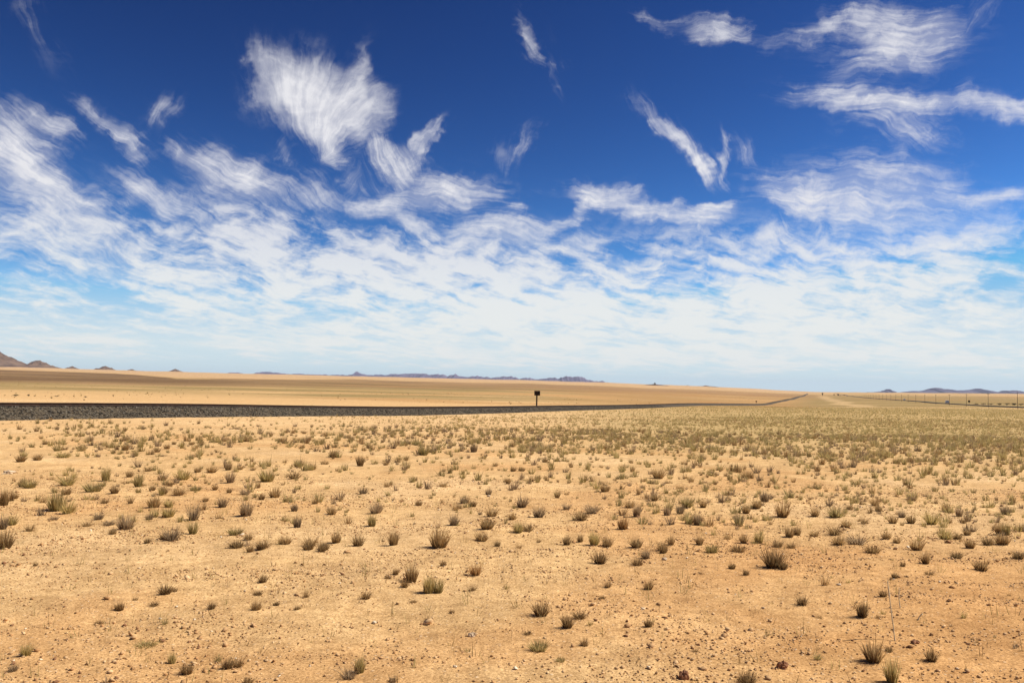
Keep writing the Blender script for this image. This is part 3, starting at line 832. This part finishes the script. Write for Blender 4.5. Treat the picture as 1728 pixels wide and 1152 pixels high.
# where each tussock stands in the photo: x, y of its foot, width, height (pixels), kind
def zone(ox, oy, items, s=3.0):
    out = []
    for it in items.split():
        p = it.split(',')
        kd = {'b': 'brown', 'g': 'green', 'p': 'grey', 'r': 'red'}[p[4] if len(p) > 4 else 'b']
        out.append((ox + float(p[0]) / s, oy + float(p[1]) / s, float(p[2]) / s, float(p[3]) / s, kd))
    return out
TUFTS = zone(0, 700, '''325,178,45,30 105,238,60,35 190,230,50,35 415,183,35,22 320,218,80,30,g 232,150,40,20 440,140,30,25,g 615,135,30,25
 635,180,40,35 685,210,30,50,g 710,165,35,30,g 575,195,30,30 845,172,35,30 880,150,25,20 925,155,25,20 970,152,35,18 1018,155,30,25 1140,135,30,25 1250,135,50,30 1420,135,30,20 1540,95,25,20
 150,372,90,50,g 110,365,40,40 340,360,90,60,g 535,335,60,80,g 750,285,40,35 700,365,60,70,g 655,315,40,35 925,330,80,55,g 1165,345,60,65,p 1155,280,50,35 1215,278,35,30 1070,295,70,40 1000,290,40,30 1280,280,40,30
 1510,265,70,40,g 1570,280,50,30,g 1635,250,35,30 1350,340,100,60,g 1490,325,70,50 1690,215,50,45 995,212,30,22
 20,460,60,90 75,425,35,35 215,445,40,35 285,490,110,100,g 345,500,80,70,g 275,395,40,40,g 335,405,50,40 470,390,110,45,g 580,400,60,50 770,385,40,30 825,400,55,45 905,410,70,50 860,355,40,25 990,385,60,30,g 1088,380,30,35 1160,395,40,30 1240,405,60,40,p 1325,430,40,35 1390,420,60,60
 530,450,45,35 660,450,40,50 780,470,80,60 855,470,60,45,g 1040,440,40,30 1125,470,65,60,p 980,535,70,100,p 1245,515,80,85,p 1490,488,45,45,p 1680,505,60,40 1595,450,35,30
 275,532,45,25,p 500,530,50,40,p 755,530,40,35,p 440,565,50,35 635,580,90,80,p 550,560,60,30,p 150,590,40,50 60,560,60,60,g 15,580,50,80,p 25,680,80,100 870,640,90,85,p 975,605,65,75,g 830,630,50,40 745,650,40,30 570,605,40,35 850,520,80,50,g
 1505,570,50,60,p 1440,655,70,50 1200,675,80,50 1255,635,50,40 1330,680,70,50 1570,665,80,60 1700,650,60,60 1190,610,100,40,g 1640,685,60,45''')
TUFTS += zone(576, 700, '''670,190,45,50,p 415,205,60,60,g 95,260,50,60 225,255,35,30 285,240,40,30 370,335,40,35 230,365,45,35 110,400,50,45,p 515,365,45,35 745,405,35,40,p 870,285,35,30 915,285,40,25 780,260,30,25 1030,240,35,25 995,330,35,30 845,350,35,35 915,470,80,60,p 620,450,45,40,p 665,465,45,35 580,485,35,45 390,460,50,35 175,500,70,60,p 155,565,55,60,g 760,515,70,55 570,560,55,60,p 1000,520,80,60,p 1140,480,50,40,p 1215,535,70,50 1270,500,80,50,p 1335,390,60,40 1495,515,50,65,p 1650,510,50,55,p 1715,500,50,60,p 1585,435,45,35 1605,325,70,60 1460,470,60,40 865,530,50,40 895,600,70,60,g 735,580,90,60 945,590,60,50 1425,580,70,60,r 1210,645,40,50 1280,660,60,80,g 1140,660,55,60 1000,645,30,30 900,675,40,30 790,665,35,35 495,675,100,110 265,660,70,90 85,665,60,60 710,640,70,50 1495,675,80,60 1670,660,50,60 1345,670,60,60 1625,690,60,60''')
TUFTS += zone(1152, 680, '''320,380,60,50 505,580,90,90 285,615,65,60,p 320,560,50,50 375,535,50,50 415,500,60,60,p 75,620,60,70,p 20,530,60,60,g 105,530,50,50 670,575,50,50 775,580,90,60,g 845,540,40,30 975,520,50,50 990,550,45,40 1110,580,50,40,p 1160,490,60,40,g 1065,610,60,50 1155,610,60,50 1260,615,80,80,g 1335,550,50,50 1400,575,50,60,p 1445,600,45,60,p 1635,565,70,50,p 920,610,40,40 825,630,60,40 770,670,80,60 665,675,50,35 540,680,50,60 580,670,50,50 385,710,60,60,g 480,730,60,45 550,735,50,40 310,710,60,60 225,690,40,40 85,720,50,50 880,715,110,50,p 790,720,70,50 1030,690,60,50 1085,710,50,40 1185,745,80,60 1455,735,60,50 1545,720,60,50 1640,670,50,70,g 1605,665,50,70 1390,690,50,40 1330,690,80,60,g 1440,670,50,40 1715,640,40,40 1620,720,80,60''')
FRONT = zone(0, 920, '''1190,15,70,30 1265,35,35,45 1320,25,50,40 1560,25,70,40 1630,35,60,50 180,105,30,30 835,250,70,55 880,235,40,30 605,335,55,50 1330,190,50,45 1305,255,45,30 1550,265,45,50 1070,325,40,45 1295,330,60,50 1505,325,45,25 1400,305,40,25 780,310,50,30 685,280,40,30 835,400,35,40,g 500,400,50,25
 1150,630,75,60 1205,620,60,60 1105,590,45,50,g 945,655,60,70 65,640,50,50,p 165,645,30,20,p 130,560,60,70,g 1255,700,70,40 870,600,50,60,g 735,520,120,30,g 20,15,60,25''')
FRONT += zone(576, 920, '''355,190,80,95 320,215,45,55 440,245,75,95,g 490,245,75,85,g 680,155,65,75,r 275,150,35,40 235,170,35,25 125,275,55,50 365,290,35,20 515,105,40,35 665,230,30,35 1310,95,70,75 1540,70,60,55,p 1500,105,80,40 1630,40,50,45 1350,215,40,40 1555,225,50,55 1320,270,35,20 1010,360,85,80 1145,420,65,80 1205,375,80,50 1555,415,50,50 1230,510,45,45 560,345,35,25 945,455,45,30 40,680,80,70,p 90,650,70,90,g 1000,540,100,60,g 640,540,40,25,g 1110,590,50,30,g 260,695,50,35,p''')
FRONT += zone(1152, 920, '''455,118,100,105 505,122,60,55 960,40,80,45 250,120,45,35 320,150,45,35 1230,95,60,60 1115,105,35,30 1385,65,60,35 1510,130,70,60 1700,70,60,45 1250,150,40,30 1075,165,40,30 605,305,65,60 910,370,80,90 1015,260,40,40 990,370,30,25 965,595,100,120 1260,590,65,75 1060,700,90,150,g 325,705,90,70 685,580,45,35,g 1045,540,40,35 65,540,35,25 690,370,40,20 150,40,90,50,g 280,35,80,40''')
NAMED = [   # (x, y of foot, label) for tussocks one can single out
 (1473.7, 1118.3, 'large brown dry grass clump with long shadow, bottom right, beside a pale green tuft'),
 (1505, 1153, 'tall pale green grass tuft cut by the bottom edge at the right'),
 (1303.7, 959, 'spiky dark brown grass clump, the widest on the open right foreground'),
 (1320, 960.5, 'low brown tuft touching the right flank of the spiky dark clump'),
 (1455, 1043.3, 'upright brown grass clump alone midway up the right foreground'),
 (1572, 1116.7, 'small brown grass clump near the right edge, level with the large bottom right clump'),
 (802.7, 971.7, 'rust orange grass clump, compact and upright, right of the green centre tussock'),
 (722.7, 1001.7, 'left half of the bushy green and straw tussock left of the rust orange clump'),
 (739.3, 1001.7, 'right half of the bushy green and straw tussock left of the rust orange clump'),
 (694.3, 983.3, 'tall brown grass clump just behind the bushy green centre tussock'),
 (682.7, 991.7, 'short brown clump hugging the tall brown clump behind the green tussock'),
 (912.7, 1040, 'dark brown grass clump in the open centre foreground, wide at the top'),
 (957.7, 1060, 'dark brown clump in the pair below the centre, the nearer of the two'),
 (977.7, 1045, 'lighter spread out brown clump in the pair below the centre, the farther one'),
 (1094.3, 1058.3, 'small dark brown tuft alone right of the pair below the centre'),
 (986, 1090, 'little near black tuft alone below the pair in the centre foreground'),
 (1012.7, 951.7, 'brown grass clump at the top of the bare centre foreground, beside gravel'),
 (1094.3, 995, 'small brown tuft on bare gravel right of the reddish stony patch'),
 (383.3, 1130, 'brown clump on the left of the close trio at the lower left'),
 (401.7, 1126.7, 'brown clump on the right of the close trio at the lower left'),
 (368.3, 1116.7, 'small greenish tuft at the back of the close trio at the lower left'),
 (315, 1138.3, 'small brown clump with dark shadow just left of the lower left trio'),
 (278.3, 1003.3, 'larger spreading brown tuft of the touching pair at left in the foreground'),
 (293.3, 998.3, 'smaller brown tuft of the touching pair at left in the foreground'),
 (201.7, 1031.7, 'dark spiky little tuft left of and below the touching pair at left'),
 (443.3, 983.3, 'small dark brown tuft above centre left, alone on pale sand'),
 (606, 1136.7, 'feathery pale green tuft by the bottom edge, left of centre'),
 (589.3, 1146.7, 'low grey brown tuft at the foot of the feathery pale green one'),
 (1535.3, 951.7, 'brown round tuft, the leftmost of the scattered row below the dense grass at right'),
 (1655.3, 963.3, 'brown tuft with reddish base near the right edge below the dense grass'),
]
CN = {'brown': 'dry brown', 'green': 'olive green', 'grey': 'grey brown', 'red': 'rust orange'}
def label_for(px, py, w, kd, front):
    best = min(NAMED, key=lambda q: (q[0] - px) ** 2 + (q[1] - py) ** 2)
    if front and (best[0] - px) ** 2 + (best[1] - py) ** 2 < 9: return best[2], 'grass tufts singled out on the near sand'
    side = 'left' if px < 576 else ('centre' if px < 1152 else 'right')
    if front:
        size = 'tiny' if w < 14 else 'small'
        return '%s %s grass tuft on the bare near sand, %s third' % (size, CN[kd], side), '%s %s near tufts, %s' % (size, kd, side)
    band = 'far' if py < 785 else ('middle' if py < 850 else 'nearer')
    size = 'small' if w < 20 else 'big'
    return ('%s %s grass tuft in the %s belt of scattered tufts, %s third' % (size, CN[kd], band, side), '%s %s tufts in the %s belt, %s' % (size, kd, band, side))

allt = [(t, True) for t in FRONT] + [(t, False) for t in sorted(TUFTS, key=lambda t: -t[2] * t[3])]
allt = allt[:300]
placed = []
prng = random.Random(3)
for (px, py, w, h, kd), front in allt:
    g = pix_ground(px, min(py, 1165))
    if g is None: continue
    dist = math.hypot(g[0], g[1]); mpp = g[1] / F
    ww, hh = w * mpp * 1.15, h * mpp * 1.12
    # the foot is the middle of the tussock: set it back by part of its radius
    k = 1 + 0.30 * ww / max(dist, 1)
    x, y = g[0] * k, g[1] * k
    me = VAR['umber' if front and kd == 'brown' else kd][prng.randrange(5 if w > 15 else 8)]
    o = link('grass_tuft', me, None, (x, y, float(ground_z(x, y)) - 0.008), prng.uniform(0, 6.28))
    o.scale = (ww * 1.05, ww * 1.05, hh * 1.08)
    lb, gr = label_for(px, py, w, kd, front)
    tag(o, lb, 'grass tuft', gr)
    placed.append((x, y, ww))
placed = np.array(placed)

# tall bleached stalks standing alone on the right
m_stalk = noisy_mat('bleached_stalk', (0.55, 0.47, 0.30), (0.66, 0.58, 0.40), 20.0, 0.8)
for (fx, fy, tx, ty, lb) in [(1510.3, 1080, 1499, 982, 'tall thin bleached grass stalk, taller of two, on the right near sand'),
                             (1519.7, 1026, 1518, 992, 'short bleached grass stalk just right of the tall one on near sand'),
                             (1551, 1046, 1557, 1034, 'tiny bent bleached stalk lying right of the two upright stalks')]:
    g = pix_ground(fx, fy); mpp = g[1] / F
    hh = (fy - ty) * mpp; lx = (tx - fx) * mpp
    mb = MB()
    pts = [(lx * t ** 1.6, 0.02 * math.sin(3 * t), hh * t) for t in (0, .25, .5, .75, 1)]
    for a, b in zip(pts, pts[1:]): mb.tube(a, b, 0.004, 0.0035, 6)
    o = mb.build('grass_stalk', m_stalk, None, (g[0], g[1], g[2] - 0.01))
    st = pts[-1]; MB().tube(pts[-2], (st[0] * 1.02, st[1], st[2] + 0.01), 0.007, 0.002, 6).build('seed_head', m_stalk, o)
    tag(o, lb, 'grass stalk')

# a few single stones and a dark burrow heap that stand out
m_red = noisy_mat('dark_red_stone', (0.19, 0.085, 0.045), (0.33, 0.16, 0.08), 14.0, 0.9, 5, 0.6)
m_pale = noisy_mat('pale_quartz_stone', (0.50, 0.36, 0.22), (0.62, 0.48, 0.32), 16.0, 0.8, 5, 0.4)
def rock(px, py, w, h, mat, label, seed):
    g = pix_ground(px, py); mpp = g[1] / F
    bm = bmesh.new(); bmesh.ops.create_icosphere(bm, subdivisions=3, radius=0.5)
    for v in bm.verts:
        q = v.co.copy()
        k = 1 + 0.5 * float(fbm(q.x * 2.2 + seed, q.y * 2.2 + q.z * 1.7, 3, seed)) + 0.12 * float(fbm(q.x * 7, q.y * 7 + q.z * 5, 2, seed + 2))
        v.co = Vector((q.x * k * w * mpp, q.y * k * w * mpp * 0.8, q.z * k * h * mpp * 1.3))
    o = MB().take(bm).build('rock', mat, None, (g[0], g[1] + 0.3 * w * mpp, g[2] + 0.2 * h * mpp))
    tag(o, label, 'rock')
rock(1322, 1128, 20, 12, m_red, 'dark jagged reddish stone lump near the bottom right', 3)
rock(1155, 1146, 16, 16, m_red, 'dark red stone at the bottom edge right of centre', 7)
rock(796, 1074, 13, 7, m_pale, 'pale cream stone on gravel in the lower centre', 11)
rock(825, 838, 6, 4, m_pale, 'small white stone at the foot of a grey tuft in the middle belt', 15)
rock(1122, 945, 9, 5, m_pale, 'pale flat stone by the brown tufts right of centre', 19)
rock(1545, 1086, 12, 7, m_red, 'small dark red stone on the right near sand', 23)
rock(12, 799, 22, 6, m_pale, 'low whitish stone at the left edge in the far belt', 27)

# ------------------------------------------------------------------ everything too many to count
DT = [4, 8, 11, 16, 25, 40, 60, 90, 140, 250, 400, 520]
CT = [-300, 0, 400, 900, 1300, 1728, 2000]
DEN = np.array([[.3, .3, .3, .3, .3, .5, .5], [.5, .5, .5, .6, .8, 1, 1], [.8, .8, .9, 1.2, 1.5, 1.8, 1.8], [.8, .8, 1.1, 1.6, 2.0, 2.0, 2.0], [.4, .4, .8, 1.7, 2.1, 2.3, 2.3],
                [.15, .15, .3, 1.4, 2.2, 2.5, 2.5], [.06, .06, .12, .9, 2.2, 2.6, 2.6], [.03, .03, .06, .5, 2.0, 2.6, 2.6], [.02, .02, .04, .28, 1.6, 2.4, 2.4], [0, 0, .02, .12, 1.2, 1.5, 1.5], [0, 0, 0, 0, .35, .35, .35], [0, 0, 0, 0, 0, 0, 0]])
_gl2 = np.linspace(math.log(4), math.log(520), 80); _gc2 = np.linspace(-300, 2000, 60)
_d1 = np.array([np.interp(_gl2, np.log(DT), DEN[:, j]) for j in range(len(CT))])
_den = np.array([np.interp(_gc2, CT, _d1[:, j]) for j in range(len(_gl2))]).T
def density(x, y):
    D, c = depth_col(x, y)
    return bil(_den, _gc2, _gl2, c, np.log(np.clip(D, 4, 520)))

def sow(dmin, dmax, peak, tmax=0.72, mult=1.0):
    """random points in the wedge of plain in front of the camera, thinned to the density table"""
    area = tmax * (dmax ** 2 - dmin ** 2)
    n = int(area * peak)
    y = np.sqrt(rng.uniform(dmin ** 2, dmax ** 2, n)); x = rng.uniform(-tmax, tmax, n) * y
    d = mult * density(x, y) * (0.6 + 1.0 * np.clip(0.5 + fbm(x * 0.12, y * 0.12, 3, 91) * 1.2, 0, 1.3)) * np.clip(0.8 + 1.1 * fbm(x * 0.55, y * 0.4, 3, 97), 0.15, 2)
    keep = rng.random(n) < d / peak
    x, y = x[keep], y[keep]
    lat = x * TN[0] + y * TN[1]
    keep = (lat > LAT + 4.5)
    return x[keep], y[keep]

def field_mesh(name, x, y, size, nb, segs, width, kinds, seed):
    V, Q, T, Cc = [], [], [], []; off = 0
    protos = [blades(nb, kd, seed + i * 7 + j, spread=0.4, lean=0.7, width=width, segs=segs) for j, kd in enumerate(kinds) for i in range(6)]
    pick = rng.integers(0, len(protos), len(x))
    z = ground_z(x, y)
    for i, (pv_, pq, pt, pc) in enumerate(protos):
        idx = np.where(pick == i)[0]
        if len(idx) == 0: continue
        a = rng.uniform(0, 2 * math.pi, len(idx)); s = size[idx]; hs = s * rng.uniform(0.75, 1.25, len(idx))
        ca, sa = np.cos(a)[:, None], np.sin(a)[:, None]
        X = (pv_[None, :, 0] * ca - pv_[None, :, 1] * sa) * s[:, None] + x[idx][:, None]
        Y = (pv_[None, :, 0] * sa + pv_[None, :, 1] * ca) * s[:, None] + y[idx][:, None]
        Z = pv_[None, :, 2] * hs[:, None] + z[idx][:, None] - 0.006
        V.append(np.stack([X, Y, Z], -1).reshape(-1, 3))
        o = (np.arange(len(idx)) * len(pv_))[:, None, None] + off
        if len(pq): Q.append((pq[None] + o).reshape(-1, 4))
        T.append((pt[None] + o).reshape(-1, 3))
        Cc.append((np.tile(pc, (len(idx), 1, 1)) * rng.uniform(0.8, 1.2, (len(idx), 1, 1))).reshape(-1, 3))
        off += len(idx) * len(pv_)
    Q = np.concatenate(Q) if Q else np.zeros((0, 4), int); T = np.concatenate(T)
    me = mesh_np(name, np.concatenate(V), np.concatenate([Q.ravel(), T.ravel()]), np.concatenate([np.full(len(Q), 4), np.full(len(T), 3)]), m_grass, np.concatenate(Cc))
    return tag(link(name, me), kind='stuff')

x, y = sow(4.3, 11.5, 2.2)
field_mesh('small_dry_tufts', x, y, np.clip(rng.lognormal(math.log(0.055), 0.45, len(x)), 0.02, 0.13), 40, 2, 0.022, ['umber', 'brown', 'green', 'grey'], 300)
x, y = sow(10.5, 45, 15.0, mult=5.4)
print('mid tufts', len(x))
field_mesh('scattered_tufts', x, y, np.clip(rng.lognormal(math.log(0.092), 0.5, len(x)), 0.025, 0.22) * (1 + 0.6 * sstep(y, 13, 26)), 44, 2, 0.022, ['brown', 'green', 'pale_olive', 'grey', 'pale_olive'], 400)
x, y = sow(45, 110, 7.0, mult=2.2)
print('far tufts', len(x))
field_mesh('distant_tufts', x, y, np.clip(rng.lognormal(math.log(0.17), 0.35, len(x)), 0.07, 0.32), 22, 1, 0.032, ['green', 'pale_olive', 'pale_olive', 'brown'], 500)
x, y = sow(110, 500, 1.4, mult=0.6)
print('field tufts', len(x))
field_mesh('grass_field', x, y, np.clip(rng.lognormal(math.log(0.27), 0.3, len(x)), 0.12, 0.45), 12, 1, 0.045, ['pale_olive', 'pale_olive', 'green'], 600)
# scrub specks on the plain beyond the railway
n = 2600
y = np.sqrt(rng.uniform(150 ** 2, 800 ** 2, n)); x = rng.uniform(-.72, .5, n) * y
keep = ((x * TN[0] + y * TN[1]) < LAT - 8) & (fbm(x * 0.02, y * 0.008, 3, 141) + 0.1 > rng.uniform(-0.2, 0.5, n))
x, y = x[keep], y[keep]
field_mesh('far_scrub', x, y, np.clip(rng.lognormal(math.log(0.42), 0.4, len(x)), 0.2, 1.1), 14, 1, 0.07, ['brown', 'green', 'brown'], 800)
# thin lone green stems between the tufts close by
n = 900
y = np.sqrt(rng.uniform(4.3 ** 2, 13 ** 2, n)); x = rng.uniform(-.7, .7, n) * y
field_mesh('sparse_stems', x, y, rng.uniform(0.06, 0.17, n), 5, 2, 0.014, ['green', 'green', 'brown'], 700)

# pebbles and clods on the near sand
m_peb, N, P = new_mat('desert_pebble')
vc = N.n('ShaderNodeVertexColor', layer_name='tint'); N.put(P.inputs['Base Color'], vc.outputs[0]); P.inputs['Roughness'].default_value = 0.9
n = 150000
y = np.sqrt(rng.uniform(4.2 ** 2, 17 ** 2, n)); x = rng.uniform(-.7, .7, n) * y
pt = np.maximum(fbm(x * 0.55, y * 0.8, 3, 131), 1.1 * fbm(x * 0.22, y * 1.5, 3, 137) - 0.1)
keep = rng.random(n) < np.clip(0.22 + 1.5 * np.clip(pt, -0.1, 1), 0.08, 1) * np.clip(1.7 - y / 14, 0.3, 1)
x, y = x[keep], y[keep]; n = len(x)
print('pebbles', n)
size = np.clip(rng.lognormal(math.log(0.0054), 0.5, n), 0.003, 0.026) * np.where(rng.random(n) < 0.012, 1.9, 1.0)
u = rng.random((n, 1)); w2 = rng.random((n, 1))
cs = np.array([0.40, 0.21, 0.085]) * (1 - u) + np.array([0.62, 0.41, 0.21]) * u
cs = np.where(w2 < 0.09, np.array([0.24, 0.115, 0.055]), np.where(w2 > 0.985, np.array([0.74, 0.60, 0.42]), cs)) * rng.uniform(0.8, 1.15, (n, 1))
v, f, c = stones(np.stack([x, y, ground_z(x, y) + size * 0.25], 1), size, (0.5, 0.85), cs)
tag(link('pebbles', mesh_np('pebbles', v, f.ravel(), np.full(len(f), 3), m_peb, c)), kind='stuff')

# ================================================================== shrubs and small trees far off
m_leaf = noisy_mat('dark_thorn_leaf', (0.055, 0.055, 0.025), (0.11, 0.10, 0.045), 2.0, 0.9)
m_bark = noisy_mat('thorn_bark', (0.07, 0.05, 0.035), (0.12, 0.09, 0.06), 4.0, 0.9)
def bush(x, y, w, h, seed, name, cat, label, group=None, trunk=0.0):
    g = np.random.default_rng(seed)
    z = float(ground_z(x, y))
    r = bpy.data.objects.new(name, None); COL.objects.link(r); r.location = (x, y, z); tag(r, label, cat, group)
    t = MB()
    nb = 5
    for k in range(nb):
        a = 2 * math.pi * k / nb + g.uniform(-.4, .4); rr = w * 0.28 * g.uniform(.5, 1)
        t.tube((0, 0, -0.1), (rr * math.cos(a) * .3, rr * math.sin(a) * .3, max(trunk, 0.12) * h), 0.03 * h * .6 + .01, 0.022 * h + .008, 7)
        t.tube((rr * math.cos(a) * .3, rr * math.sin(a) * .3, max(trunk, 0.12) * h), (rr * math.cos(a), rr * math.sin(a), h * g.uniform(.6, .9)), 0.022 * h + .008, 0.006 * h + .003, 7)
    t.build('trunk' if trunk else 'stems', m_bark, r)
    n = 420
    cl = g.normal(0, 0.36, (9, 3)) * np.array([w * .5, w * .5, h * 0.34]) + np.array([0, 0, h * (0.5 + trunk * .5)])
    ci = g.integers(0, 9, n)
    p = cl[ci] + g.normal(0, 0.3, (n, 3)) * np.array([w * .36, w * .36, h * .3])
    p[:, 2] = np.clip(p[:, 2], h * (0.06 + trunk * 0.75), h)
    s = 0.07 * min(w, h) * g.uniform(.6, 1.5, n)
    d1 = g.normal(size=(n, 3)); d1 /= np.linalg.norm(d1, axis=1)[:, None]; d2 = g.normal(size=(n, 3)); d2 -= (d2 * d1).sum(1)[:, None] * d1; d2 /= np.linalg.norm(d2, axis=1)[:, None]
    q = np.stack([p - d1 * s[:, None], p + d2 * s[:, None] * .6, p + d1 * s[:, None], p - d2 * s[:, None] * .6], 1).reshape(-1, 3)
    f = np.arange(n * 4).reshape(-1, 4)
    link('crown', mesh_np('crown', q, f.ravel(), np.full(n, 4), m_leaf), r)
def at_depth(px, D): return (px - 864) / F * D, D
for i, (px, D, wp, hp_, lb) in enumerate([
    (31, 205, 9, 4.5, 'low wide dark shrub beyond the railway, farthest left of four'), (52, 215, 6, 3.5, 'small dark shrub beyond the railway, second from the left edge'),
    (100, 210, 8, 3, 'flat dark shrub beyond the railway, third from the left edge'), (148, 210, 5, 3, 'small dark shrub beyond the railway, fourth from the left edge')]):
    x, y = at_depth(px, D); bush(x, y, wp * D / F, hp_ * D / F, 50 + i, 'shrub', 'shrub', lb, 'shrubs beyond the railway')
for i, (px, D, wp, hp_) in enumerate([(1647, 640, 9, 3), (1659, 640, 10, 3.6), (1672, 630, 12, 3.2), (1687, 620, 12, 4), (1699, 620, 12, 4.2), (1712, 610, 12, 5), (1722, 600, 10, 4.2), (1737, 600, 14, 4)]):
    x, y = at_depth(px, D)
    bush(x, y, wp * D / F, hp_ * D / F, 70 + i, 'roadside_bush', 'bush', 'dark green bush in the low hedge at the right edge beyond the poles', 'roadside bushes at the right edge')
for i, (px, D, wp, hp_, tr, lb) in enumerate([
    (1388.5, 3000, 3, 6, .3, 'tall narrow dark tree on the skyline just right of the railway top'),
    (1408, 3100, 3.5, 2.5, .15, 'small low dark tree on the skyline between the narrow and the round tree'),
    (1415, 3000, 5, 4, .2, 'round dark tree on the skyline right of the railway top'),
    (1425, 3100, 5, 2, .1, 'low flat dark tree on the skyline, rightmost of the skyline group'),
    (1106, 6100, 4, 5, .25, 'lone dark tree on the reddish mound on the centre skyline')]):
    x, y = at_depth(px, D); bush(x, y, wp * D / F, hp_ * D / F, 90 + i, 'skyline_tree', 'tree', lb, None, tr)

# small dark sign beyond the road
x, y = along(s_at(1635.5, RL + 9), RL + 9)
r = bpy.data.objects.new('road_sign', None); COL.objects.link(r); r.location = (x, y, float(ground_z(x, y))); r.rotation_euler.z = -TH
MB().tube((0, 0, -0.3), (0, 0, 2.0), 0.06, 0.06, 10).build('post', m_pole, r)
MB().box((0, -0.09, 2.5), (1.5, 0.05, 1.6), 0.02).build('sign_panel', m_board, r)
tag(r, 'small dark sign panel standing past the road, right of the white van', 'sign')

# ================================================================== thin desert haze that helps turn far hills blue
m_hz = bpy.data.materials.new('haze_air'); m_hz.use_nodes = True
ht = m_hz.node_tree; ht.nodes.clear()
pvn = ht.nodes.new('ShaderNodeVolumePrincipled'); ho = ht.nodes.new('ShaderNodeOutputMaterial')
pvn.inputs['Color'].default_value = (0.68, 0.78, 1.0, 1)
pvn.inputs['Density'].default_value = 1.6e-5
pvn.inputs['Anisotropy'].default_value = 0.1
ht.links.new(pvn.outputs[0], ho.inputs['Volume'])
HZ_LO = float(min(gv[:, 2].min(), -60)) - 1.0 - 30
HZ_HI = 400.0
hm = MB().box((0, 0, (HZ_LO + HZ_HI) / 2), (64000, 64000, HZ_HI - HZ_LO)).build('haze', m_hz)
tag(hm, kind='stuff')
